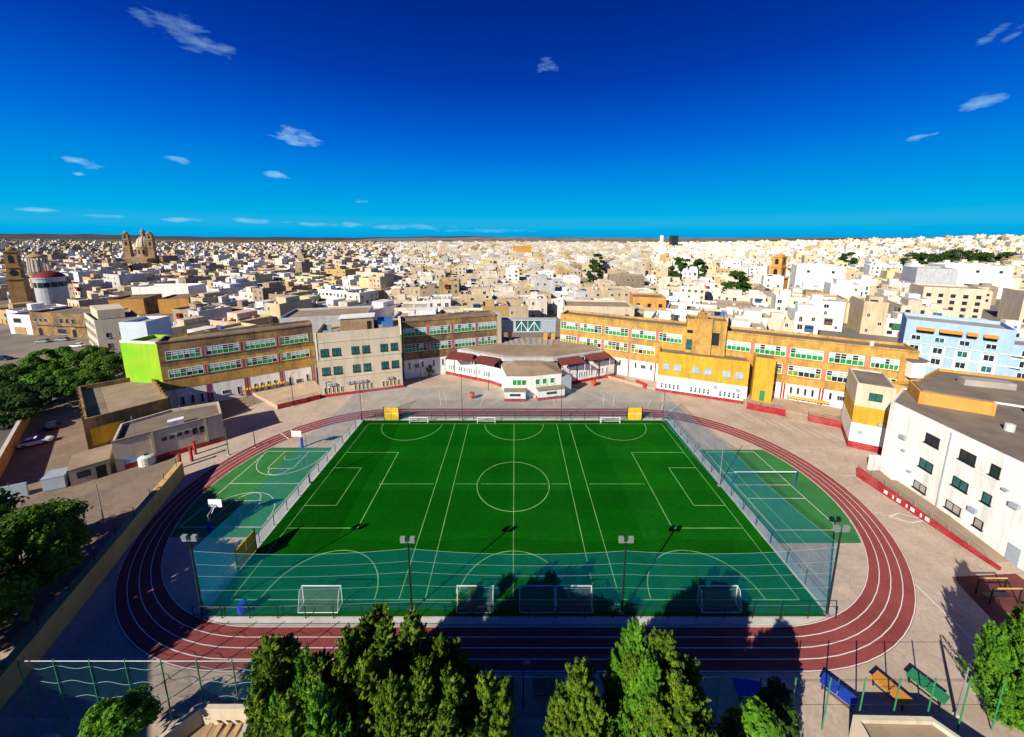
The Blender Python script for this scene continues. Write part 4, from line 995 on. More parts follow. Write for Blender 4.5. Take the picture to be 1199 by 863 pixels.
r = building('pump_house', 'low cream flat-roofed hut among the green posts at the near right', 'hut', [(25.8, 18.5), (35.6, 18.5), (32.6, 22.3), (26.6, 22.4)], 0, 2.4, 'cream', 'roof_tan', .35)
b = MB(); b.box(28, 19.5, 2.05, 30, 20.5, 2.5); b.build('hatch', ['tt_green'], r)
# bottom-left clutter in the shade
for k, (x, y, w, m) in enumerate(((-38.5, 20.8, 1.5, 'panel_grey'), (-36.6, 21.9, 1.1, 'fascia'), (-34.6, 21.2, 1.6, 'panel_grey'), (-32.4, 22.2, 1.0, 'fascia'))):
    r = root('concrete_block', f'{("broad","small pale","broadest","smallest pale")[k]} concrete block lying in shade behind the left chain-link fence', 'concrete block', (x, y, 0), 'concrete blocks by the left fence')
    b = MB(); b.box(x - w / 2, y - .4, 0, x + w / 2, y + .4, .7); b.build('body', [m], r); b = MB(); b.box(x - w / 2 + .1, y - .3, .702, x + w / 2 - .1, y + .3, .8); b.build('cap', [m], r)
r = root('goal_bench', 'small dark steel frame bench on red paving at the right edge', 'bench', (53.3, 33.2, 0))
b = MB(); b.box(51.7, 33.0, 1.9, 54.9, 33.1, 2.0); b.box(51.7, 34.2, 1.9, 54.9, 34.3, 2.0); b.build('roof_rail', ['ochre'], r)
for x in (51.7, 54.8):
    for y in (33.0, 34.2):
        b = MB(); b.box(x, y, 0, x + .1, y + .1, 1.9); b.build('post', ['dark'], r)
b = MB(); b.box(51.8, 33.4, .45, 54.8, 33.9, .52); b.build('seat', ['dark'], r)
b = MB(); b.prism([(49.6, 30.5), (58.5, 30.5), (59.5, 36.6), (51.4, 36.2)], .0, .012); struct(b, 'red_paving', ['maroon_paving'])

# ------------------------------------------------------------------ trees
G = np.random.default_rng(11)
def leaf_mesh(name, C, Nn, su, sv, mat_, tint, up=0.0):
    n = len(C); Nn = Nn / (np.linalg.norm(Nn, axis=1, keepdims=True) + 1e-9)
    rnd = G.normal(size=(n, 3)); rnd[:, 2] += up * 3
    U = rnd - Nn * (rnd * Nn).sum(1, keepdims=True); U /= np.linalg.norm(U, axis=1, keepdims=True) + 1e-9
    V = np.cross(Nn, U); k = G.uniform(.6, 1.3, (n, 1))
    V = V * su * k / 2; U = U * sv * k / 2
    P = np.stack([C - U * .9, C + V - U * .1, C + U * 1.1, C - V + U * .1], 1).reshape(-1, 3).astype(np.float32)
    me = bpy.data.meshes.new(name); me.vertices.add(4 * n); me.vertices.foreach_set('co', P.ravel())
    me.loops.add(4 * n); me.loops.foreach_set('vertex_index', np.arange(4 * n, dtype=np.int32)); me.polygons.add(n)
    me.polygons.foreach_set('loop_start', np.arange(0, 4 * n, 4, dtype=np.int32))
    me.materials.append(K[mat_]); me.update(calc_edges=True)
    a = me.attributes.new('tint', 'FLOAT', 'FACE'); a.data.foreach_set('value', tint.astype(np.float32))
    me.validate(); return me
def tuft_tree(name, label, cat, x, y, h, rad, nlead, mat_='leaf_cyp', group=None, dens=1.0, upw=.9, base=.35, k=1.0):
    """several leaders, each clothed in many small pointed sprays of foliage"""
    r = root(name, label, cat, (x, y, 0), group); Cs, Ns, Ts, tops = [], [], [], []
    for q in range(nlead):
        a0 = 2 * pi * q / max(1, nlead - 1) + R.uniform(-.4, .4); d = 0 if q == 0 else rad * R.uniform(.4, .85)
        hh = h if q == 0 else h * R.uniform(.58, .94); rr = rad * (.72 if nlead > 1 else 1) * R.uniform(.75, 1.15)
        bx, by = d * cos(a0), d * sin(a0); lx, ly = R.uniform(-.35, .35) * k, R.uniform(-.35, .35) * k
        n = int(dens * 75 * (hh / 8) * (rr / 1.0) / k)
        for _ in range(n):
            t = R.betavariate(1.25, 1.0); a = R.uniform(0, 2 * pi)
            pr = min(1, (t / .12) ** .6) * (1 - t ** 1.8) ** .8 * (.8 + .22 * sin(3 * a + q) + .15 * sin(9 * t + 2 * q) + R.uniform(-.22, .16))
            ce = np.array([bx * (.55 + .45 * t) + lx * t + rr * pr * cos(a), by * (.55 + .45 * t) + ly * t + rr * pr * sin(a), base + (hh - base) * t * .97 - .2])
            dr = np.array([cos(a) * .55, sin(a) * .55, upw * (.5 + .6 * t)]) + G.normal(0, .22, 3); dr /= np.linalg.norm(dr)
            L = R.uniform(.45, .95) * k * (1.25 if upw > 1 else 1); w = R.uniform(.15, .27) * k; m = 62
            s = G.random(m) ** .8; v = G.normal(size=(m, 3)); v -= dr * (v @ dr)[:, None]; v /= np.linalg.norm(v, axis=1, keepdims=True) + 1e-9
            Cs.append(ce + dr * (s * L)[:, None] + v * (w * (1 - s) ** .55 * G.uniform(.5, 1.1, m))[:, None])
            Ns.append(v + dr * .35 + np.array([cos(a), sin(a), .3]) * .35 + G.normal(0, .25, (m, 3)))
            Ts.append(np.clip(R.gauss(.42, .26) + G.normal(0, .13, m) + .2 * (s - .5), 0, 1))
        tops.append((bx * .8 + lx * .7, by * .8 + ly * .7, hh * .8))
    inst('crown', leaf_mesh('crown', np.concatenate(Cs), np.concatenate(Ns), .085 * k, .23 * k, mat_, np.concatenate(Ts), up=.6), r)
    b = MB(); b.tube((0, 0, 0), (0, 0, h * .35), .2, .15, 7)
    for tp in tops: b.tube((0, 0, h * .12), tp, .1, .02, 5)
    inst('trunk', b.mesh('trunk', ['trunk']), r)
    return r
def clump_tree(name, label, cat, x, y, h, rx, ry, zb, ncl, crad, mat_='leaf_pine', group=None, per=420, size=(.26, .34), parts=True):
    Cs, Ns, Ts, cent = [], [], [], []
    for k in range(ncl):
        while True:
            u = G.normal(size=3); u /= np.linalg.norm(u); 
            if u[2] > -.55: break
        q = G.uniform(.55, 1) ** .6
        c = np.array([u[0] * rx * q, u[1] * ry * q, zb + (h - zb) * (.42 + .5 * u[2] * q)]); cr = crad * R.uniform(.65, 1.25); cent.append(c)
        v = G.normal(size=(per, 3)); v /= np.linalg.norm(v, axis=1, keepdims=True); v[:, 2] = np.where(v[:, 2] < -.35, -v[:, 2], v[:, 2])
        rr = cr * (1 - .45 * G.random((per, 1)) ** 2) * (1 + .16 * np.sin(4 * v[:, :1] * 3 + k) + .12 * np.sin(9 * v[:, 1:2] + k))
        Cs.append(c + v * rr * np.array([1, 1, .72])); Ns.append(v + G.normal(0, .45, (per, 3)) + np.array([0, 0, .3]))
        Ts.append(np.clip(G.normal(.3 + .4 * R.random(), .18, per), 0, 1))
    me = leaf_mesh('crown', np.concatenate(Cs), np.concatenate(Ns), size[0], size[1], mat_, np.concatenate(Ts))
    b = MB(); b.tube((0, 0, 0), (.1, 0, zb + (h - zb) * .4), max(.1, h * .022), max(.06, h * .014), 7)
    for c in cent[::3]: b.tube((.05, 0, zb + (h - zb) * .1), tuple(c), .09, .03, 5)
    r = root(name, label, cat, (x, y, 0 if y < 600 else gz(x, y)), group); inst('crown', me, r); inst('trunk', b.mesh('trunk', ['trunk']), r)
    return r
FG = 'conifers standing along the bottom edge'
for px, py, D, rad, n, m, lab in ((319, 742, 19.6, 1.3, 5, 'leaf_cyp', 'narrow pointed conifer at the left end of the foreground row'), (350, 770, 18.6, 1.4, 5, 'leaf_bright', 'lower bright conifer squeezed beside the narrow leftmost one'),
                               (405, 740, 19.6, 1.9, 8, 'leaf_cyp', 'broad dark conifer left of the tallest foreground tree'), (446, 735, 20.2, 1.8, 7, 'leaf_cyp', 'dense conifer touching the tallest foreground tree on its left'),
                               (481, 717, 20.6, 1.9, 7, 'leaf_cyp', 'tallest conifer of the left foreground cluster, under the floodlight pole'), (536, 757, 20.8, 1.5, 5, 'leaf_cyp', 'thin-topped conifer right behind the tallest foreground tree'),
                               (531, 788, 17.8, 1.6, 7, 'leaf_cyp', 'yellow-green conifer at the right front of the left cluster'), (571, 789, 18.0, 1.05, 4, 'leaf_cyp', 'slim conifer at the right end of the left cluster'),
                               (380, 800, 16.5, 1.7, 7, 'leaf_bright', 'lowest conifer at the front of the left cluster, cut by the frame'), (455, 800, 16.6, 1.7, 7, 'leaf_cyp', 'short conifer before the tallest one, cut by the frame'),
                               (682, 779, 18.2, 1.65, 7, 'leaf_cyp', 'lone feathery conifer between the left cluster and the bright tree'), (744, 731, 20.4, 1.55, 5, 'leaf_bright', 'tall smooth bright green cypress, right of centre'),
                               (783, 742, 19.4, 2.0, 9, 'leaf_cyp', 'wide bushy conifer against the right side of the bright cypress'), (800, 800, 17.0, 1.9, 8, 'leaf_cyp', 'low bushy conifer in front of the bright cypress'),
                               (425, 775, 17.6, 1.7, 7, 'leaf_cyp', 'mid-height conifer filling the gap left of the tallest one'), (497, 785, 17.4, 1.6, 7, 'leaf_cyp', 'mid-height conifer in front of the tallest one, to its right'), (340, 810, 16.4, 1.5, 6, 'leaf_cyp', 'low conifer at the left front of the cluster, cut by the frame'), (760, 772, 18.4, 1.7, 7, 'leaf_bright', 'bright conifer at the left foot of the tall smooth cypress'),
 (1222, 706, 23.6, 2.3, 9, 'leaf_bright', 'large bright conifer cut by the right edge')):
    x, y, z = ray(px, py, D)
    tuft_tree('conifer_tree', lab, 'tree', x, y, z, rad * (1.4 if D < 22 else 1), n + (2 if D < 22 else 0), m, FG, 2.1 if rad < 2.2 else 1.7, 1.7 if m == 'leaf_bright' else .9)
for px, py, D, h, rx, lab in ((845, 826, 16.8, 5.0, 2.3, 'low leafy tree at the bottom edge right of the bushy conifer'), (893, 822, 17.2, 5.0, 1.8, 'small leafy tree at the bottom edge, rightmost of the leafy pair')):
    x, y, z = ray(px, py, D); clump_tree('leafy_tree', lab, 'tree', x, y, z, rx, 1.6, 1.2, 20, .85, 'leaf_bright', FG, 420, (.2, .34))
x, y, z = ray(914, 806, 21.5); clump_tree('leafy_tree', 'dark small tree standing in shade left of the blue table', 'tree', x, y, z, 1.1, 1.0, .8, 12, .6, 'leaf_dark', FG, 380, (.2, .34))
x, y, z = ray(125, 818, 20.8); clump_tree('leafy_tree', 'bright bush before the left chain-link fence', 'tree', x, y, z, 1.9, 1.6, .3, 18, .8, 'leaf_bright', FG, 420, (.18, .34))
PT = 'pines on the left side'
clump_tree('pine_tree', 'large pine at the left edge beside the ochre wall', 'tree', -53.5, 33.2, 11.2, 4.9, 4.6, 1.5, 70, 1.35, 'leaf_pine', PT, 900, (.2, .32))
clump_tree('pine_tree', 'pine mostly outside the frame at the lower left, below the large pine', 'tree', -55.5, 27.0, 11.5, 5.5, 5, 2.5, 50, 1.5, 'leaf_pine', PT, 700, (.22, .34))
for x, y, h in ((-48, 20.5, 12.5), (-50.5, 25.5, 12.5), (-61, 34, 12), (-42.5, 13, 8)):
    clump_tree('pine_tree', 'pine outside the left frame edge that shades the near left bend', 'tree', x, y, h, 4.6, 4.4, 2.0, 30, 1.7, 'leaf_pine', PT, 380, (.4, .5))
for px, py, D, h, rx, lab in ((62, 407, 96, 9.5, 7, 'round bright pine in front of the street cars'), (28, 425, 92, 8.5, 6, 'pine at the left edge behind the back yard'), (100, 408, 97, 8.5, 7, 'dark pine left of the lime green gable'), (128, 415, 93, 8, 5, 'small dark pine touching the lime green gable'),
                              (15, 452, 84, 8, 6.5, 'shaded pine at the left edge above the perimeter wall'), (60, 440, 86, 8, 6.5, 'low pine in front of the round bright one'), (95, 448, 84, 7, 5.5, 'low dark pine behind the sports hall corner'), (40, 470, 78, 6, 5.5, 'dark pine shading the far end of the back yard'), (6, 482, 70, 6, 5.5, 'shaded pine overhanging the asphalt lot at the left edge')):
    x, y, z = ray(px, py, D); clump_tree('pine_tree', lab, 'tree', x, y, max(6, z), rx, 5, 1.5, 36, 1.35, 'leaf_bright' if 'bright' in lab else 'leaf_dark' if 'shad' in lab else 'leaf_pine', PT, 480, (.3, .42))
x, y = at(503, 440); tuft_tree('conifer_tree', 'small bright conifer at the left corner of the white hall', 'tree', x, y, 3.2, 1.1, 1, 'leaf_bright', None, 1.5)

# ------------------------------------------------------------------ landmarks of the town
EXCL = [(-433, 420, 40), (-282, 200, 12), (-248, 190, 18), (-308, 232, 12), (169, 230, 9), (-143, 122, 22), (-168, 150, 26), (126, 103, 28), (103, 78, 22), (196, 330, 30), (290, 345, 34)]
for k in range(24): EXCL.append((189 + 190 * k / 23 + 4, 138 + 126 * k / 23, 5.5))
for k in range(30): EXCL.append(((300 + k * 11) * .222, 300 + k * 11, 4))
for (p_, q_, nm) in (((176, 124), (390, 266), 8), ((66, 298), (140, 632), 6)):
    F = Frame(p_, q_); b = MB(); b.prism(F.rect(0, F.L, -nm / 2, nm / 2), .0, .015); struct(b, 'town_street', ['asphalt'])
def arch_holes(r, F, s0, s1, z0, z1, m='dark'):
    b = MB(); b.fbox(F, s0, s1, .0, .12, z0, z1); w = (s1 - s0) / 2
    for k in range(6):
        a0, a1 = pi * k / 6, pi * (k + 1) / 6; c = (s0 + s1) / 2
        P = [F.p(c + w * cos(a), .12) for a in (a0, a1)]
        b.face([(*F.p(c, .12), z1), (*P[0], z1 + w * sin(a0)), (*P[1], z1 + w * sin(a1))])
    return b.build('belfry_opening', [m], r)
def square(x, y, w, rot):
    return [(x + (sx * cos(rot) - sy * sin(rot)) * w / 2, y + (sx * sin(rot) + sy * cos(rot)) * w / 2) for sx, sy in ((-1, -1), (1, -1), (1, 1), (-1, 1))]
def belltower(r, x, y, w, rot, levels, top, wall_m, part=True):
    z = 0
    for k, (zt, sc) in enumerate(levels):
        P = square(x, y, w * sc, rot); b = MB(); b.prism(P, z, zt); q = b.build('tower_stage', [wall_m], r)
        b = MB(); b.prism(square(x, y, w * sc + .9, rot), zt + .002, zt + .7); b.build('cornice', [wall_m], r); 
        if k >= len(levels) - 2:
            for i in range(4):
                F = Frame(P[i], P[(i + 1) % 4]); arch_holes(q, F, F.L * .32, F.L * .68, z + (zt - z) * .25, z + (zt - z) * .7)
        z = zt + .702
    b = MB(); b.lathe(x, y, [(w * .36, z), (w * .40, z + top * .25), (w * .3, z + top * .6), (w * .08, z + top * .85), (0, z + top * 1.15)], 12); b.build('cupola', [wall_m], r)
# basilica with dome and two bell towers
x0, y0 = -424, 415
r = root('basilica', 'large brown stone church with a pale ribbed dome between two bell towers, far left', 'church', (x0, y0, 0))
b = MB(); b.prism(square(x0, y0 + 6, 34, .35), 0, 17); b.prism(square(x0 + 3, y0 - 12, 26, .35), 0, 15.5); b.build('nave', ['old_stone'], r)
b = MB(); b.lathe(x0, y0, [(7.9, 17), (7.9, 27), (8.3, 27.1), (8.3, 28)], 24); q = b.build('drum', ['old_stone'], r)
for k in range(12):
    a = 2 * pi * k / 12; F = Frame((x0 + 7.9 * cos(a) + .8 * sin(a), y0 + 7.9 * sin(a) - .8 * cos(a)), (x0 + 7.9 * cos(a) - .8 * sin(a), y0 + 7.9 * sin(a) + .8 * cos(a)))
    b = MB(); b.fbox(F, .1, F.L - .1, -.3, .25, 20, 25); b.build('drum_window', ['dark'], q)
b = MB(); b.lathe(x0, y0, [(7.9, 28), (7.7, 30.5), (7.0, 33.5), (5.8, 36.3), (3.9, 38.6), (1.9, 40)], 24); q = b.build('dome', ['dome'], r)
for k in range(12):
    a = 2 * pi * k / 12; b = MB(); pr = [(8.0, 28), (7.8, 30.5), (7.1, 33.5), (5.9, 36.3), (4.0, 38.6), (2.0, 40.1)]
    for (r0, z0), (r1, z1) in zip(pr, pr[1:]): b.tube((x0 + r0 * cos(a), y0 + r0 * sin(a), z0), (x0 + r1 * cos(a), y0 + r1 * sin(a), z1), .28, n=4)
    b.build('rib', ['old_stone'], q)
b = MB(); b.lathe(x0, y0, [(2.4, 39.9), (2.0, 40.4), (2.0, 44.5), (2.5, 44.6), (2.3, 45.3), (1.2, 47.2), (.25, 48.4), (.2, 50.2), (0, 50.3)], 12); b.build('lantern', ['old_stone'], r)
for sx in (-1, 1): belltower(r, x0 + sx * 13.4, y0 - 6, 5.4, .35, ((16, 1), (27, 1), (35.5, .96), (42, .86)), 3, 'old_stone')
# clock tower far left
r = root('church_tower', 'tall orange stone clock tower near the left edge', 'tower', (-279, 200, 0)); belltower(r, -279, 200, 4.7, .6, ((16, 1.25), (22.5, 1), (31, .95)), 2.5, 'tower_stone')
P = square(-279, 200, 4.7, .6)
F = Frame(P[0], P[1]); b = MB(); c = F.p(F.L / 2, .1)
b.face([(c[0] + F.u[0] * 1.5 * cos(a), c[1] + F.u[1] * 1.5 * cos(a), 19.5 + 1.5 * sin(a)) for a in np.linspace(0, 2 * pi, 16, False)]); b.build('clock_face', ['dark'], r)
# rotunda with red dome
r = root('rotunda', 'white round hall with a low dark red dome, left edge of the town', 'rotunda', (-248, 190, 0))
b = MB(); b.lathe(-248, 190, [(5.6, 0), (5.6, 17.5), (5.9, 17.6), (5.9, 18.4)], 28); b.build('drum', ['fascia'], r)
for k in range(14):
    a = 2 * pi * k / 14; F = Frame((-248 + 5.6 * cos(a) + .6 * sin(a), 190 + 5.6 * sin(a) - 1.1 * cos(a)), (-248 + 5.6 * cos(a) - 1.1 * sin(a), 190 + 5.6 * sin(a) + 1.1 * cos(a)))
    b = MB(); b.fbox(F, 0, F.L, -.2, .12, 13.2, 15.8); b.build('window', ['dark'], r)
b = MB(); b.lathe(-248, 190, [(5.8, 18.4), (5.1, 19.5), (3.4, 20.7), (1.2, 21.5), (0, 21.6)], 28); b.build('dome', ['red_roof'], r)
r = root('colonnaded_drum', 'open round stone colonnade rising behind the red-domed rotunda', 'colonnade', (-308, 232, 0))
b = MB(); b.lathe(-308, 232, [(4.7, 0), (4.7, 16), (5.1, 16.1), (5.1, 17)], 24); b.build('base', ['old_stone'], r)
for k in range(16):
    a = 2 * pi * k / 16; b = MB(); b.tube((-308 + 4.3 * cos(a), 232 + 4.3 * sin(a), 17), (-308 + 4.0 * cos(a), 232 + 4.0 * sin(a), 26), .42, .34, 8); b.build('column', ['dome'], r)
b = MB(); b.lathe(-308, 232, [(4.4, 26), (4.6, 26.7), (4.1, 27.4), (2.8, 28.2), (1.6, 28.6), (1.3, 29.8), (0, 30.4)], 24); b.build('ring_roof', ['old_stone'], r)
r = root('church_tower', 'orange square bell tower rising among white houses, right of centre', 'tower', (169, 230, 0)); belltower(r, 169, 230, 6.2, .5, ((13, 1.4), (20, 1), (26.5, .9)), 2, 'brick_orange')
# pale blue apartment block
A_, B_ = (112.6, 100.5), (126.4, 87.6); F = Frame(A_, B_)
r = building('apartment_block', 'pale blue apartment block with cream trim and orange awnings behind the white building', 'apartment block', [A_, B_, F.p(F.L, -13), F.p(0, -13)], 0, 16.2, 'blue_wall', 'roof_grey', .9)
for row, z in enumerate((4.2, 7.3, 10.2)):
    for k in range(4):
        s = 1.4 + k * 4.4
        window(r, F, s, s + 1.8, z, z + 1.7, 2, frame='frame', glass='glass' if (k + row) % 3 else 'teal_glass', sill=True)
        if row < 2:
            for e_ in (s - .45, s + 1.95): b = MB(); b.fbox(F, e_, e_ + .3, .0, .08, z - .4, z + 2.1); b.build('window_trim', ['cream_trim'], r)
for z in (3.4, 6.5, 9.6):
    b = MB(); b.fbox(F, .0, F.L + 2, .0, .28 if z > 9 else .14, z, z + .25); b.build('string_course', ['cream_trim'], r)
b = MB(); b.fbox(F, .6, F.L - .4, .29, .36, 9.86, 10.7); b.build('balcony_rail', ['blue_wall'], r)
for s, w in ((2.2, 3.2), (6.4, 4.0), (11.2, 1.7), (14.0, 2.2)):
    b = MB(); b.fbox(F, s, s + w, .0, .07, 12.6, 14.2); b.build('loggia', ['glass'], r)
    b = MB(); P0, P1, P2, P3 = F.p(s - .1, .02), F.p(s + w + .1, .02), F.p(s + w + .1, 1.2), F.p(s - .1, 1.2); b.hexa([(*P0, 14.25), (*P1, 14.25), (*P2, 13.55), (*P3, 13.55)][::-1], [(*P0, 14.33), (*P1, 14.33), (*P2, 13.63), (*P3, 13.63)][::-1]); b.build('awning', ['tt_orange'], r)
A2, B2 = F.p(F.L + .02, -.5), F.p(F.L + 13, -3.5); F2b = Frame(A2, B2)
r = building('apartment_block', 'lower pale blue wing with one window column, at the right edge', 'apartment block', [A2, B2, F2b.p(F2b.L, -11), F2b.p(0, -11)], 0, 12.4, 'blue_wall', 'roof_tan', .9)
for z in (3.6, 6.6, 9.4):
    for s in (1.6, 8.0): window(r, F2b, s, s + 1.7, z, z + 1.7, 2, sill=True)
b = MB(); b.fbox(F2b, .0, F2b.L, .0, .2, 8.6, 8.85); b.build('string_course', ['cream_trim'], r)
# street houses at the left
def special(name, label, cat, poly, h, wall_m, roof_m, wins, ph=.8, extra=None):
    r = building(name, label, cat, poly, 0, h, wall_m, roof_m, ph)
    P = poly if area(poly) > 0 else poly[::-1]
    for (i, s0, z0, w, hh, n, gap) in wins:
        F = Frame(P[i], P[(i + 1) % len(P)])
        for k in range(n):
            s = s0 + k * gap
            if s + w < F.L: window(r, F, s, s + w, z0, z0 + hh, 1, frame='fascia', sill=True)
    return r, P
r, P = special('corner_house', 'tall cream corner house with small windows behind the pines, left of the lime gable', 'house', [(-161, 131), (-142, 118), (-133, 124.5), (-151, 138)], 11.5, 'cream', 'roof_tan', [(0, 1.5, 1.2, 1, 1.6, 7, 3.1), (0, 1.5, 5.0, 1, 1.7, 7, 3.1), (0, 1.5, 8.4, 1, 1.5, 7, 3.1), (1, 2, 5.2, 1, 1.7, 3, 3.2), (1, 2, 1.2, 1, 2, 3, 3.2)])
b = MB(); b.prism([(-157, 130), (-144, 121), (-139, 125), (-150.5, 134)], 11.2, 14.4); b.build('upper_storey', ['cream'], r)
r, P = special('terrace_house', 'long brown two-storey street house with arched doors behind the parked cars', 'house', [(-196, 141.6), (-166.5, 136.8), (-164.5, 149.5), (-194, 154)], 9.5, 'stone_old', 'roof', [(0, 2, 5.6, 1.4, 1.5, 3, 2.6), (0, 15, 5.4, 1.6, 2, 3, 3.0), (0, 13, 1, 4.5, 2.2, 1, 5)])
F = Frame(P[0], P[1])
for s in (3.2, 20.5): arch_holes(r, F, s, s + 1.8, 0.0, 2.3)
b = MB(); b.fbox(F, 2, F.L - 1, .0, .9, 4.6, 4.85); b.fbox(F, 2, F.L - 1, .8, .88, 4.851, 5.6); b.build('balcony', ['stone_old'], r)
r, P = special('terrace_house', 'small white house with brown garage door at the left end of the street', 'house', [(-208, 143.55), (-196.3, 141.7), (-194.3, 154), (-206, 156)], 8.2, 'white', 'roof', [(0, 3, 4.8, 4, 1.9, 1, 5)])
F = Frame(P[0], P[1]); b = MB(); b.fbox(F, 2.5, 8.5, 0, .1, 0, 3.0); b.build('garage_door', ['timber'], r)
for (px, py, D, lab, paint) in ((50, 399, 131.0, 'silver car at the kerb before the brown street house, left of two', 'carpaint_s'), (73, 397, 133.5, 'silver car at the kerb before the brown street house, right of two', 'carpaint_s'), (90, 404, 126, 'white car on the street left of the cream corner house', 'carpaint_w'), (4, 419, 113, 'dark car at the left edge of the street', 'carpaint_d')):
    x, y = at(px, py, .7); make_car(lab, (x, y, .0), radians(R.choice((8, -170))), paint)
for k, (t, sd, pt, lab) in enumerate(((.06, 1, 'carpaint_r', 'red car parked in the street at the right edge, nearest of the line'), (.12, 1, 'carpaint_w', 'white car parked behind the nearest red one in the right edge street'), (.19, -1, 'carpaint_s', 'silver car on the left side of the right edge street'), (.24, 1, 'carpaint_w', 'white car farthest along the right edge street'))):
    F = Frame((176, 124), (390, 266)); x, y = F.p(F.L * t, sd * 2.6); make_car(lab, (x, y, .015), atan2(F.u[1], F.u[0]), pt)
# big plain blocks that stand out
def block(label, x, y, w, d, h, rot, wall_m, roof_m, rows=2, cols=4, name='apartment_block', cat='apartment block', wm='glass'):
    P = [(x + a * cos(rot) - c * sin(rot), y + a * sin(rot) + c * cos(rot)) for a, c in ((-w / 2, 0), (w / 2, 0), (w / 2, d), (-w / 2, d))]
    EXCL.append((x - sin(rot) * d / 2, y + cos(rot) * d / 2, max(w, d) * .58))
    r = building(name, label, cat, P, 0, h, wall_m, roof_m, .8)
    F = Frame(P[0], P[1])
    for i in range(rows):
        for k in range(cols):
            s = F.L * (k + .5) / cols - .8; z = h - 1.6 - (i + 1) * 3.1
            if z > .5:
                b = MB(); b.fbox(F, s, s + 1.6, .0, .06, z, z + 1.7); b.build('window', [wm], r)
    global LASTF; LASTF = F
    return r
block('large white blank-walled apartment block right of the orange bell tower', 205, 240, 26, 20, 20, -.5, 'white', 'roof_grey', 1, 2)
block('white balconied apartment block at the right, above the pale blue block', 208, 168, 20, 16, 15.5, -.55, 'cream', 'roof_grey', 4, 5)
block('beige apartment block with stacked balconies right of the white balconied one', 236, 155, 16, 16, 15, -.55, 'cream', 'roof_tan', 4, 4)
block('huge white blank block under the dark trees, far right', 300, 232, 30, 22, 21, -.5, 'white', 'roof_grey', 1, 3)
block('grey-pink blank gable block, far right', 262, 222, 18, 20, 20, -.5, 'fascia', 'roof_grey', 0, 1)
block('pale bluish white house tower standing right behind the lime green gable', -103, 94, 6.5, 8, 16.8, .12, 'panel_white', 'roof_grey', 0, 1, 'corner_house', 'house')
wr_ = block('brown warehouse with an orange front, left of two, in the left town', -196, 178, 14, 16, 8.5, .35, 'stone_old', 'roof', 0, 1, 'warehouse', 'warehouse')
F = LASTF; b = MB(); b.fbox(F, .3, F.L - .3, 0, .12, .5, 8.2); b.build('orange_front', ['brick_orange'], wr_)
wr_ = block('brown warehouse with an orange front, right of two, in the left town', -174, 180, 13, 16, 8.5, .35, 'stone_old', 'roof', 0, 1, 'warehouse', 'warehouse')
F = LASTF; b = MB(); b.fbox(F, .3, F.L - .3, 0, .12, .5, 8.2); b.build('orange_front', ['brick_orange'], wr_)
block('long white shed roofed building behind the left street', -205, 205, 30, 14, 11, .1, 'white', 'white', 0, 1, 'warehouse', 'warehouse')
block('brown-roofed house with a deep dark loggia behind the orange wing', 64, 168, 15, 14, 11, -.2, 'brick_orange', 'roof', 2, 3, 'corner_house', 'house')
block('big cream windowless building behind the glazed bridge', 33, 138, 27, 15, 12.5, -.1, 'cream', 'roof_tan', 1, 5, 'warehouse', 'warehouse')
block('wide grey-walled flat building behind the beige block', -72, 132, 30, 18, 10, .25, 'fascia', 'roof_tan', 0, 1, 'warehouse', 'warehouse')
block('isolated orange block standing on the far horizon, centre', 14, 700, 36, 20, 22, 0, 'brick_orange', 'roof', 1, 5)
block('dark blue office tower on the far horizon, right of centre', 520, 1180, 22, 18, 43, 0, 'glass', 'roof', 0, 1, 'office_tower', 'tower')
block('slim white tower on the far horizon beside the dark blue one', 478, 1180, 8, 8, 43, 0, 'white', 'roof', 0, 1, 'office_tower', 'tower')

TOWN_TREES = ((795, 303, 300, 7, 14), (808, 302, 305, 6, 13), (820, 303, 300, 7, 14), (861, 319, 215, 7, 15), (994, 294, 420, 8, 15), (1070, 296, 430, 11, 16), (1088, 297, 430, 11, 15), (1110, 296, 440, 12, 17), (1127, 292, 440, 15, 19), (1146, 293, 440, 14, 18), (1163, 296, 445, 13, 16), (1181, 295, 445, 13, 17), (1196, 296, 445, 12, 17), (700, 294, 330, 6, 13), (697, 303, 270, 5, 12))
EXCL += [(ray(px, py, D)[0], D - 4, rx * 1.15) for px, py, D, rx, h in TOWN_TREES]
# ------------------------------------------------------------------ houses of the town
PAL = [((.62, .54, .41), 'cream'), ((.70, .65, .55), 'pale cream'), ((.55, .44, .28), 'limestone'), ((.80, .78, .74), 'white'), ((.82, .81, .80), 'bright white'), ((.52, .51, .50), 'grey'), ((.60, .44, .34), 'pinkish'), ((.48, .33, .14), 'ochre'), ((.30, .23, .16), 'brown'), ((.66, .58, .30), 'pale yellow')]
WT = {'L': (3, 2, 4, 2, 1, 2, 1, 1.5, 2.5, .5), 'C': (4, 4, 3, 2.5, 1.5, 1.5, .8, 1, .8, 1.2), 'R': (4, 5, 2, 4, 3, 1, .6, .7, .3, 1)}
DST = {'L': (-150, 150, -.38), 'C': (0, 128, .10), 'R': (75, 112, -.49)}
REF = {'L': 'the weathered wing', 'C': 'the glazed bridge', 'R': 'the orange wing'}
WALLN = {'L': ((LWA, LWB), 9), 'C': ((CWA, CWB), 12), 'R': ((RWA, RWB), 14)}
ROOFLINE = [(0, 395), (90, 395), (140, 410), (183, 398), (366, 380), (375, 366), (440, 362), (469, 376), (583, 365), (590, 374), (650, 374), (656, 366), (780, 377), (805, 372), (850, 378), (1078, 404), (1080, 382), (1168, 392), (1199, 400)]
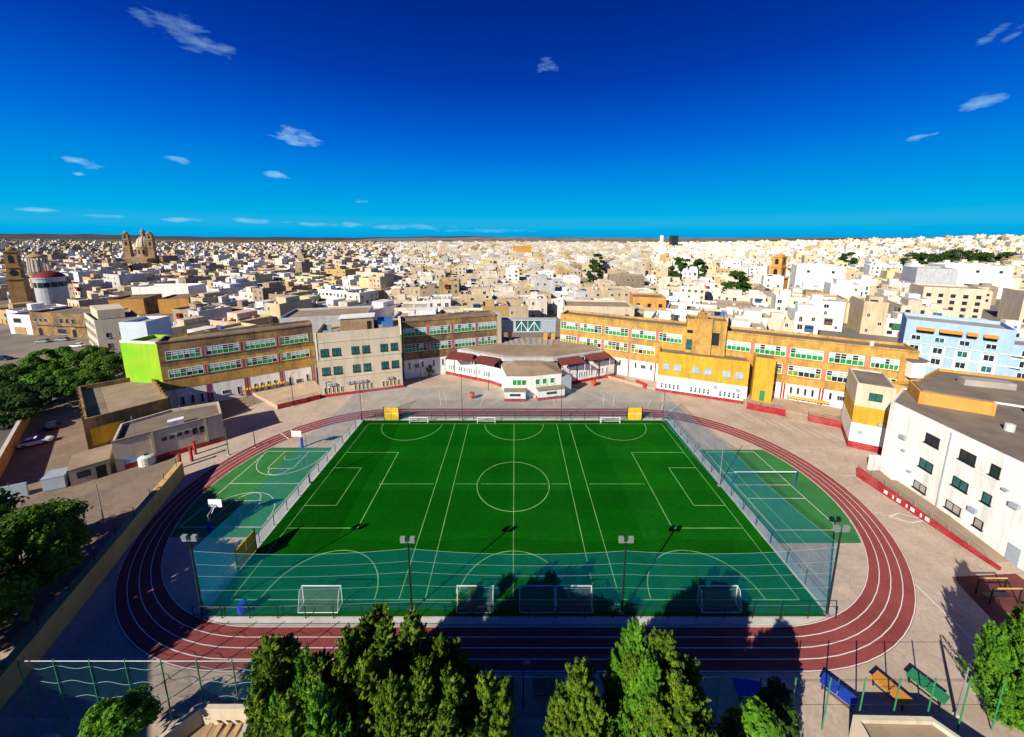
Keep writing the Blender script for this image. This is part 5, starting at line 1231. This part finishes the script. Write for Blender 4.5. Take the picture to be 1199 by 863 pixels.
def roofline(px):
    for (a, ya), (b_, yb) in zip(ROOFLINE, ROOFLINE[1:]):
        if a <= px <= b_: return ya + (yb - ya) * (px - a) / (b_ - a)
    return 400
def blocked(x, y, rad):
    if y < 88: return True
    for (A, B), m in WALLN.values():
        F = Frame(A, B)
        s = (x - A[0]) * F.u[0] + (y - A[1]) * F.u[1]; t = (x - A[0]) * F.n[0] + (y - A[1]) * F.n[1]
        if -16 - rad < s < F.L + 16 + rad and t > -m - rad: return True
    if hypot(x - 4, y - 100) < 34 + rad: return True
    if -132 < x < -88 and y < 106 + rad: return True
    if -212 < x < -150 and y < 155 + rad: return True
    if -150 <= x < -125 and y < 136 + rad: return True
    if x <= -212 and y < 128 + rad: return True
    if x > 95 and y < 70 + rad: return True
    return any(hypot(x - a, y - c) < q + rad for a, c, q in EXCL)
CAND = []
def gen():
    R2 = random.Random(23)
    for dn, (ox, oy, rot) in DST.items():
        cu, su = cos(rot), sin(rot)
        for row in range(-14, 150):
            band, rear = divmod(row, 2)
            v = band * 40 + (0 if not rear else 15.5 + R2.uniform(2, 4))
            shift = R2.uniform(0, 60); u = -3200 + shift; left = R2.randint(5, 11)
            Dg = hypot(ox - su * v, oy + cu * v)
            while u < 3200:
                far = v > 650
                w = R2.uniform(6.5, 12.5) * (1.5 if far else 1) * (R2.uniform(1.5, 2.2) if R2.random() < .1 else 1); d = R2.uniform(11, 16)
                x, y = ox + cu * (u + w / 2) - su * (v + d / 2), oy + su * (u + w / 2) + cu * (v + d / 2)
                az = atan2(x, y); D = hypot(x, y)
                ok = (dn == 'L' and az < -.34) or (dn == 'C' and -.34 <= az < .36) or (dn == 'R' and az >= .36)
                if ok and y > 60 and abs(az) < 1.02 and D < 2050:
                    fl = R2.choices((2, 3, 4, 5), (7, 5, 1.2, .2 if dn != 'R' else .5))[0]
                    h = fl * R2.uniform(2.9, 3.4) + R2.uniform(.6, 1.3)
                    ci = R2.choices(range(10), WT[dn])[0]
                    CAND.append(dict(dn=dn, row=row, u=u, v=v, w=w, d=d, h=h, fl=fl, ci=ci, x=x, y=y, D=D, rot=rot, seed=R2.random()))
                u += w + .06; left -= 2 if dn == 'L' else 1
                if left <= 0: left = R2.randint(5, 11); u += R2.uniform(4.5, 7)
                elif R2.random() < .04: u += R2.uniform(3, 9)
gen()
kept, grid = [], {}
for c in sorted(CAND, key=lambda c: c['D']):
    rad = max(c['w'], c['d']) * .5
    if c['D'] < 900 and blocked(c['x'], c['y'], rad * .8): continue
    if c['D'] < 700:
        gx, gy = int(c['x'] // 25), int(c['y'] // 25); bad = False
        for i in (-1, 0, 1):
            for j in (-1, 0, 1):
                for o in grid.get((gx + i, gy + j), ()):
                    if o['dn'] != c['dn'] and hypot(o['x'] - c['x'], o['y'] - c['y']) < (rad + max(o['w'], o['d']) * .5) * .95: bad = True
        if bad: continue
        grid.setdefault((gx, gy), []).append(c)
    elif c['seed'] < .22: continue
    h = c['h']; p = proj(c['x'], c['y'], h + 1.5); p0 = proj(c['x'], c['y'], 0)
    if p[0] < -40 or p[0] > 1240: continue
    c['px'] = p[0]; c['vis'] = 0 <= p[0] <= 1199 and p[1] < roofline(min(1199, max(0, p[0]))) - 2
    if c['D'] < 260 and not c['vis']: continue
    c['score'] = c['w'] * h / c['D'] ** 2
    kept.append(c)
kept.sort(key=lambda c: -c['score'])
IND = [c for c in kept if c['vis']][:270]
ids = {id(c) for c in IND}
REST = [c for c in kept if id(c) not in ids]
MATS = ['wallc', 'roofc', 'glass', 'bal_green', 'bal_red', 'bal_blue', 'bal_brown', 'tank', 'tank_blue', 'solar', 'frame']
def house_frames(c):
    cu, su = cos(c['rot']), sin(c['rot'])
    cx, cy, w, d = c['x'], c['y'], c['w'], c['d']
    P = [(cx + cu * a - su * b_, cy + su * a + cu * b_) for a, b_ in ((-w / 2, -d / 2), (w / 2, -d / 2), (w / 2, d / 2), (-w / 2, d / 2))]
    return P
def house_plan(c):
    q = random.Random(c['seed']); W = []; bare = q.random() < .3
    fh = (c['h'] - .9) / c['fl']
    for side, L in ((0, c['w']), (2, c['w']), (3, c['d']), (1, c['d'])):
        if side in (1, 3) and q.random() < .62: continue
        n = max(1, int(L / q.uniform(2.6, 3.8)))
        for f_ in range(c['fl']):
            for k in range(n):
                if q.random() < ((.12 if side in (0, 2) else .45) + (.45 if bare else 0)): continue
                ww = q.choice((.9, 1.0, 1.2, 1.6)); hh = q.choice((1.3, 1.5, 2.0)); s = L * (k + .5) / n - ww / 2
                z = f_ * fh + (.9 if hh < 1.9 else .35)
                if f_ == 0 and side == 0 and k == n // 2: W.append(('door', side, s, s + 1.1, .05, 2.3)); continue
                W.append(('window', side, s, s + ww, z, min(z + hh, (f_ + 1) * fh - .2)))
    bal = None
    if q.random() < .34 and c['fl'] > 1: bal = (q.choice((3, 4, 5, 6)), q.uniform(.15, .55), q.randint(1, c['fl'] - 1))
    roofs = []
    if q.random() < .8: roofs.append(('washhouse', q.uniform(.05, .5), q.uniform(.15, .5), q.uniform(2.6, 4.5) * (1.7 if c['seed'] < .4 else 1), q.uniform(2.5, 4) * (2 if c['seed'] < .4 else 1), q.uniform(2.2, 3.2)))
    for _ in range(q.randint(0, 3)): roofs.append(('tank', q.uniform(.1, .85), q.uniform(.1, .85), q.uniform(.45, .75), 0, q.uniform(.9, 1.5)))
    for _ in range(q.randint(1, 4)): roofs.append(('box', q.uniform(.05, .85), q.uniform(.05, .85), q.uniform(.5, 1.6), q.uniform(.5, 1.4), q.uniform(.4, 1.3)))
    if q.random() < .6: roofs.append(('aerial', q.uniform(.1, .9), q.uniform(.1, .9), 0, 0, q.uniform(2.2, 4.5)))
    if q.random() < .25: roofs.append(('solar', q.uniform(.2, .6), q.uniform(.15, .6), 2.4, 1.3, 0))
    setb = q.random() < .25
    return W, bal, roofs, fh, setb
def jit(col, q, a=.08): 
    k = 1 + q.uniform(-a, a); return tuple(min(.86, v * k) for v in col)
def add_roof_item(b, c, it, col, zr):
    P = house_frames(c); F = Frame(P[0], P[1]); k, fu, fv, a, b2, hh = it; s, t = fu * c['w'], -fv * c['d']
    if k == 'aerial':
        x, y = F.p(s, t); b.tube((x, y, zr), (x, y, zr + hh), .035, n=4, m=7); b.tube((x - .6, y, zr + hh * .93), (x + .6, y, zr + hh * .93), .025, n=4, m=7); b.tube((x - .4, y, zr + hh * .8), (x + .4, y, zr + hh * .8), .025, n=4, m=7)
    elif k in ('washhouse', 'box'): 
        s1, t1 = min(s + a, c['w'] - .4), max(t - b2, -c['d'] + .4); b.fbox(F, s, s1, t1, t, zr, zr + hh, 0, col)
    elif k == 'tank':
        x, y = F.p(s, t); b.lathe(x, y, [(a, zr), (a, zr + hh), (0, zr + hh + .1)], 8, 7 if c['seed'] < .75 else 8)
    else:
        P4 = [F.p(s, t), F.p(s + a, t), F.p(s + a, t - b2), F.p(s, t - b2)]
        b.hexa([(*P4[0], zr + .3), (*P4[1], zr + .3), (*P4[2], zr + 1.1), (*P4[3], zr + 1.1)], [(*P4[0], zr + .38), (*P4[1], zr + .38), (*P4[2], zr + 1.18), (*P4[3], zr + 1.18)], 9)
def house_single(b, c, lod):
    q = random.Random(c['seed'] + 1); P = house_frames(c); col = jit(PAL[c['ci']][0], q); h = c['h']; g0 = gz(c['x'], c['y']) if c['D'] > 600 else 0
    W, bal, roofs, fh, setb = house_plan(c)
    if lod < 2:
        shell(b, P, g0, g0 + h, .9, .25, 0, col, 1)
        for k, side, s0, s1, z0, z1 in W:
            F = Frame(P[side], P[(side + 1) % 4])
            if lod == 1 and (side in (2,) or q.random() < .4): continue
            A, B = F.p(s0, .05), F.p(s1, .05); b.face([(*A, g0 + z0), (*B, g0 + z0), (*B, g0 + z1), (*A, g0 + z1)], 6 if k == 'door' else 2)
            if lod == 0: b.fbox(F, s0 - .1, s1 + .1, 0, .14, z0 - .12, z0, 0, col)
        if bal:
            F = Frame(P[0], P[1]); s = bal[1] * c['w']; z = g0 + bal[2] * fh; b.fbox(F, s, min(s + 2.6, c['w'] - .3), 0, .9, z, z + 2.3, bal[0])
        for it in roofs:
            if lod == 0 or it[0] != 'aerial': add_roof_item(b, c, it, jit(col, q, .2), g0 + h - .9)
    else:
        if area(P) < 0: P = P[::-1]
        for k in (0, 1, 2, 3):
            j = (k + 1) % 4; b.face([(*P[k], g0), (*P[j], g0), (*P[j], g0 + h), (*P[k], g0 + h)], 0, col)
        b.face([(*p, g0 + h - .3) for p in P], 1, col)
        F = Frame(P[0], P[1])
        if c['seed'] < .75: b.fbox(F, c['w'] * .2, c['w'] * .2 + 4, -7, -3, g0 + h - .29, g0 + h + 2.4, 0, jit(col, q, .2))
        for k in range(3):
            s = c['w'] * (.2 + .28 * k); z = g0 + h * (.28 if q.random() < .5 else .62); A, B = F.p(s, .08), F.p(s + 1.4, .08)
            b.face([(*A, z), (*B, z), (*B, z + 1.8), (*A, z + 1.8)], 2)
        if c['D'] < 1300:
            F = Frame(P[3], P[0]); s = c['d'] * .4; z = g0 + h * .6; A, B = F.p(s, .08), F.p(s + 1.4, .08); b.face([(*A, z), (*B, z), (*B, z + 1.8), (*A, z + 1.8)], 2)
def ordi(n): return f"{n}{'th' if 10 <= n % 100 <= 20 else {1: 'st', 2: 'nd', 3: 'rd'}.get(n % 10, 'th')}"
rows = {}
for c in IND: rows.setdefault((c['dn'], c['row']), []).append(c)
for dn in DST:
    rr = sorted(k[1] for k in rows if k[0] == dn)
    for i, rw in enumerate(rr):
        L = sorted(rows[dn, rw], key=lambda c: c['px'])
        for j, c in enumerate(L): c['rk'], c['ck'] = i + 1, j + 1
FLW = {2: 'two-storey', 3: 'three-storey', 4: 'four-storey', 5: 'five-storey'}
def house_label(c):
    W, bal, roofs, fh, setb = house_plan(c)
    feat = ''
    if bal: feat = f" with {('green', 'maroon', 'blue', 'brown')[bal[0] - 3]} balcony"
    elif any(r_[0] == 'washhouse' for r_ in roofs): feat = ' with rooftop room'
    elif any(r_[0] == 'tank' for r_ in roofs): feat = ' with roof tank'
    return f"{PAL[c['ci']][1]} {FLW[c['fl']]} house{feat}, {ordi(c['ck'])} from left, {ordi(c['rk'])} row behind {REF[c['dn']][4:]}"
NEAR = 108
for i, c in enumerate(IND):
    lab = house_label(c); P = house_frames(c); q = random.Random(c['seed'] + 1)
    if i >= NEAR:
        b = MB(); house_single(b, c, 0); o = b.build('town_house', MATS, None, (c['x'], c['y'], 0)); tag(o, lab, 'house', 'flat-roofed town houses behind the school'); continue
    r = root('town_house', lab, 'house', (c['x'], c['y'], 0), 'flat-roofed town houses behind the school')
    col = jit(PAL[c['ci']][0], q); W, bal, roofs, fh, setb = house_plan(c); h = c['h']
    b = MB(); shell(b, P, 0, h, .9, .25, 0, col); b.build('wall', ['wallc'], r)
    b = MB(); b.prism(inset(P, .26), h - 1.1, h - .9); b.build('roof', ['roofc'], r)
    for k, side, s0, s1, z0, z1 in W:
        if side == 2: continue
        F = Frame(P[side], P[(side + 1) % 4]); b = MB()
        b.fbox(F, s0, s1, 0, .05, z0, z1, 0)
        if k == 'window':
            fm = 1
            b.fbox(F, s0 - .08, s0, 0, .09, z0, z1, fm); b.fbox(F, s1, s1 + .08, 0, .09, z0, z1, fm); b.fbox(F, s0 - .08, s1 + .08, 0, .09, z1, z1 + .09, fm); b.fbox(F, s0 - .14, s1 + .14, 0, .16, z0 - .12, z0, fm); b.fbox(F, (s0 + s1) / 2 - .03, (s0 + s1) / 2 + .03, .05, .07, z0, z1, fm)
            b.build('window', ['glass', 'frame' if c['seed'] > .5 else 'cream_trim'], r)
        else: b.build('door', ['bal_brown'], r)
    if bal:
        F = Frame(P[0], P[1]); s = bal[1] * c['w']; s1 = min(s + 2.6, c['w'] - .3); z = bal[2] * fh
        b = MB(); b.fbox(F, s, s1, .1, .95, z, z + 1.0); b.fbox(F, s, s1, .1, .95, z + 2.0, z + 2.35)
        for e in np.linspace(s, s1 - .1, 4): b.fbox(F, e, e + .1, .1, .95, z + 1.0, z + 2.0)
        q2 = b.build('balcony', [MATS[bal[0]]], r); b = MB(); b.fbox(F, s + .1, s1 - .1, .15, .85, z + 1.001, z + 1.999); b.build('balcony_glazing', ['glass'], q2)
    for it in roofs:
        b = MB(); add_roof_item(b, c, it, jit(col, q, .2), h - .9); b.build({'washhouse': 'rooftop_room', 'tank': 'water_tank', 'solar': 'solar_panel', 'box': 'roof_hatch', 'aerial': 'aerial'}[it[0]], MATS, r)
b = MB()
for c in REST: house_single(b, c, 1 if c['D'] < 560 else 2)
o = b.build('distant_town', MATS); tag(o, 'dense white and cream flat-roofed town filling the plain to the horizon', 'town', None, 'stuff')
print('houses', len(IND), 'rest', len(REST))

# trees among the houses
FT = 'dark trees among the far houses'
for k, (px, py, D, rx, h) in enumerate(TOWN_TREES):
    x, y, z = ray(px, py, D); LB = ('leftmost dark tree of a trio left of the far centre street', 'middle dark tree of a trio in the town', 'rightmost dark tree of a trio in the town', 'round dark tree between houses left of the orange bell tower', 'dark tree above the large white blank block', 'leftmost tree of the dark row at far right', 'second tree of the dark row at far right', 'third tree of the dark row at far right', 'tallest tree of the dark row at far right', 'fifth tree of the dark row at far right', 'sixth tree of the dark row at far right', 'seventh tree of the dark row at far right', 'last tree of the dark row, at the right edge', 'slim dark tree at the far end of the centre street', 'slim dark tree at the near end of the centre street')
    clump_tree('town_tree', LB[k], 'tree', x, y, max(11, z + 1.5), rx, rx * .8, 1.5, 20, rx * .36, 'leaf_dark', FT, 150, (1.2, 1.4))

# ------------------------------------------------------------------ hills on the horizon
def ridge(name, pts, D, depth, matn):
    b = MB()
    def hgt(px): 
        for (a, ya), (c, yc) in zip(pts, pts[1:]):
            if a <= px <= c: return ya + (yc - ya) * (px - a) / (c - a)
        return pts[-1][1]
    xs = np.linspace(pts[0][0], pts[-1][0], 90); prev = None
    for px in xs:
        py = hgt(px) + .35 * sin(px * .11) + .25 * sin(px * .37 + 1) + .2 * sin(px * .83); x, y, z = ray(px, py, D); k = (D + depth) / D; x1, _, _ = ray(px, py, D - depth)
        cur = ((x1, D - depth, -1), (x, D, z), (x * k, D + depth, -1))
        if prev: b.face((prev[0], cur[0], cur[1], prev[1])); b.face((prev[1], cur[1], cur[2], prev[2]))
        prev = cur
    struct(b, name, [matn])
K['hill'] = mat('far scrub hill', (.022, .034, .042), 1, .35, .006, (.09, .085, .08), .003, .6)  # bluish tone carries some distance haze in the base colour
K['hill_pale'] = mat('far pale hill', (.13, .13, .125), 1, .35, .01, (.30, .27, .23), .004, .8)
ridge('hill', [(-500, 268), (-100, 271.5), (0, 273), (120, 274.5), (250, 277.2), (400, 278), (470, 277.5), (540, 276.2), (600, 277.2), (700, 278), (900, 280)], 5200, 1200, 'hill')
ridge('hill', [(380, 283), (430, 279.5), (560, 277.6), (700, 277.9), (860, 278.6), (960, 280), (1050, 279.2), (1200, 277.2), (1700, 274)], 4300, 900, 'hill_pale')
SKY_GAIN, CLOUD, SKY_STRENGTH, EXPOSURE = 10.5, (5.2, 9.3, 10.4), .06, .65

# ------------------------------------------------------------------ sky, clouds, sun
SUN_AZ, SUN_EL = radians(223.5), radians(30)     # compass-like: shadows run away from the camera to the right
world = bpy.data.worlds.new('World'); S.world = world; world.use_nodes = True
nt = world.node_tree; bg = nt.nodes['Background']
sky = N(nt, 'ShaderNodeTexSky', sky_type='NISHITA'); sky.sun_disc = False; sky.sun_elevation = SUN_EL; sky.sun_rotation = SUN_AZ
sky.air_density = 1.0; sky.dust_density = .3; sky.ozone_density = 4.0; sky.altitude = 100
tc = N(nt, 'ShaderNodeTexCoord'); nrm = N(nt, 'ShaderNodeVectorMath', operation='NORMALIZE'); nt.links.new(tc.outputs['Generated'], nrm.inputs[0])
sep = N(nt, 'ShaderNodeSeparateXYZ'); nt.links.new(nrm.outputs[0], sep.inputs[0])
def mth(op, a, b=None, c=None):
    n = N(nt, 'ShaderNodeMath', operation=op)
    for i, v in enumerate((a, b, c)):
        if v is None: continue
        if isinstance(v, (int, float)): n.inputs[i].default_value = v
        else: nt.links.new(v, n.inputs[i])
    return n.outputs[0]
az = mth('ARCTAN2', sep.outputs[0], sep.outputs[1]); el = mth('ARCSINE', sep.outputs[2])
# deep blue gradient set by hand in ramp stops, indexed by the sky texture
hv = N(nt, 'ShaderNodeCombineXYZ'); nt.links.new(mth('SQRT', mth('MAXIMUM', mth('SUBTRACT', 1.0, mth('MULTIPLY', sep.outputs[2], sep.outputs[2])), 0.0)), hv.inputs[1]); nt.links.new(mth('MAXIMUM', sep.outputs[2], 0.0), hv.inputs[2])
nt.links.new(hv.outputs[0], sky.inputs[0])
sp = N(nt, 'ShaderNodeSeparateColor'); nt.links.new(sky.outputs[0], sp.inputs[0])
rmp = N(nt, 'ShaderNodeValToRGB'); nt.links.new(mth('DIVIDE', sp.outputs[1], 9.0), rmp.inputs[0])
el_ = rmp.color_ramp.elements
ST = [(.10, (.000, .014, .180)), (.178, (.000, .022, .255)), (.25, (.000, .047, .41)), (.31, (.000, .088, .56)), (.40, (.000, .155, .70)), (.478, (.000, .23, .76)), (.62, (.000, .33, .79)), (.76, (.000, .43, .80)), (.86, (.06, .46, .76)), (1.0, (.14, .50, .74))]
el_[0].position, el_[0].color = ST[0][0], (*ST[0][1], 1); el_[1].position, el_[1].color = ST[-1][0], (*ST[-1][1], 1)
for p_, c_ in ST[1:-1]: el_.new(p_).color = (*c_, 1)
skyc = mixc(nt, 1.0, rmp.outputs[0], (SKY_GAIN, SKY_GAIN, SKY_GAIN), 'MULTIPLY')
def sph(px, py):
    x, y, z = ray(px, py, 100.0); z -= CAM_H; return atan2(x, y), atan2(z, hypot(x, y))
comb = N(nt, 'ShaderNodeCombineXYZ'); nt.links.new(az, comb.inputs[0]); nt.links.new(el, comb.inputs[1])
nz = N(nt, 'ShaderNodeTexNoise'); nz.inputs['Scale'].default_value = 32; nz.inputs['Detail'].default_value = 8; nz.inputs['Roughness'].default_value = .6
mp = N(nt, 'ShaderNodeVectorMath', operation='MULTIPLY'); mp.inputs[1].default_value = (.62, 1.7, 1); nt.links.new(comb.outputs[0], mp.inputs[0]); nt.links.new(mp.outputs[0], nz.inputs['Vector'])
wob = mth('SUBTRACT', nz.outputs[0], .5)
total = None
#  px, py, half width, half height (pixels of the photograph), slope, strength
for px, py, hw, hh, sl, st in ((215, 36, 62, 25, .28, .42), (168, 20, 22, 12, .35, .35), (347, 160, 34, 13, .1, .85), (106, 192, 30, 6.5, .08, 1.1), (91, 203, 10, 4, 0, .9), (206, 186, 24, 5.5, .12, .8), (326, 205, 21, 5, .1, .85), (426, 235, 11, 4, 0, .9), (641, 77, 17, 12, .1, .45), (1162, 41, 24, 9, -.55, .55), (1190, 38, 20, 8, -.6, .5), (1150, 119, 38, 10, -.22, .62), (1078, 160, 30, 5, -.2, .95),
                                (45, 246, 30, 3.2, 0, .6), (120, 253, 34, 3, 0, .45), (215, 257, 40, 3.5, 0, .55), (300, 259, 50, 4, 0, .55), (395, 263, 50, 4, 0, .5), (480, 266, 60, 4, 0, .45), (570, 270, 70, 3, 0, .3)):
    a0, e0 = sph(px, py); a1, _ = sph(px + hw, py); _, e1 = sph(px, py - hh)
    wa, we = abs(a1 - a0), abs(e1 - e0); slp = sl * hh / max(hw, 1) * 0 + sl * -1.0
    da = mth('SUBTRACT', az, a0); de = mth('SUBTRACT', mth('SUBTRACT', el, e0), mth('MULTIPLY', da, slp * .8))
    d2 = mth('ADD', mth('POWER', mth('DIVIDE', da, wa), 2.0), mth('POWER', mth('DIVIDE', de, we), 2.0))
    dens = mth('ADD', mth('SUBTRACT', .37, mth('MULTIPLY', d2, .64)), mth('MULTIPLY', wob, 2.5))
    m = mth('MULTIPLY', mth('MINIMUM', mth('MAXIMUM', mth('MULTIPLY', dens, .95), 0.0), 1.0), mth('MULTIPLY', mth('LESS_THAN', d2, 2.2), st))
    total = m if total is None else mth('MAXIMUM', total, m)
skyc = mixc(nt, total, skyc, CLOUD)
nt.links.new(skyc, bg.inputs[0]); bg.inputs[1].default_value = SKY_STRENGTH
sl = bpy.data.lights.new('sun', 'SUN'); sl.energy = 5.0; sl.angle = radians(.5); sl.color = (1.0, .93, .80)
so = bpy.data.objects.new('sun', sl); COL.objects.link(so); so.location = (-60, -60, 120)
from mathutils import Vector
dv = Vector((-sin(SUN_AZ) * cos(SUN_EL), -cos(SUN_AZ) * cos(SUN_EL), -sin(SUN_EL)))
so.rotation_euler = dv.to_track_quat('-Z', 'Y').to_euler()

# ------------------------------------------------------------------ camera and colour
cam = bpy.data.cameras.new('camera'); co = bpy.data.objects.new('camera', cam); COL.objects.link(co)
co.location = (0, 0, CAM_H); co.rotation_euler = (pi / 2 - TILT, 0, 0)
cam.sensor_fit = 'HORIZONTAL'; cam.sensor_width = 36; cam.lens = 36 * FPX / 1199
cam.shift_x = -(CX - 599.5) / 1199; cam.shift_y = -(431.5 - CY) / 1199
cam.clip_start = .5; cam.clip_end = 30000
S.camera = co
S.view_settings.view_transform = 'Standard'; S.view_settings.look = 'None'; S.view_settings.exposure = EXPOSURE; S.view_settings.gamma = 1
S.cycles.max_bounces = 6; S.cycles.transparent_max_bounces = 16; S.cycles.diffuse_bounces = 2; S.cycles.glossy_bounces = 2
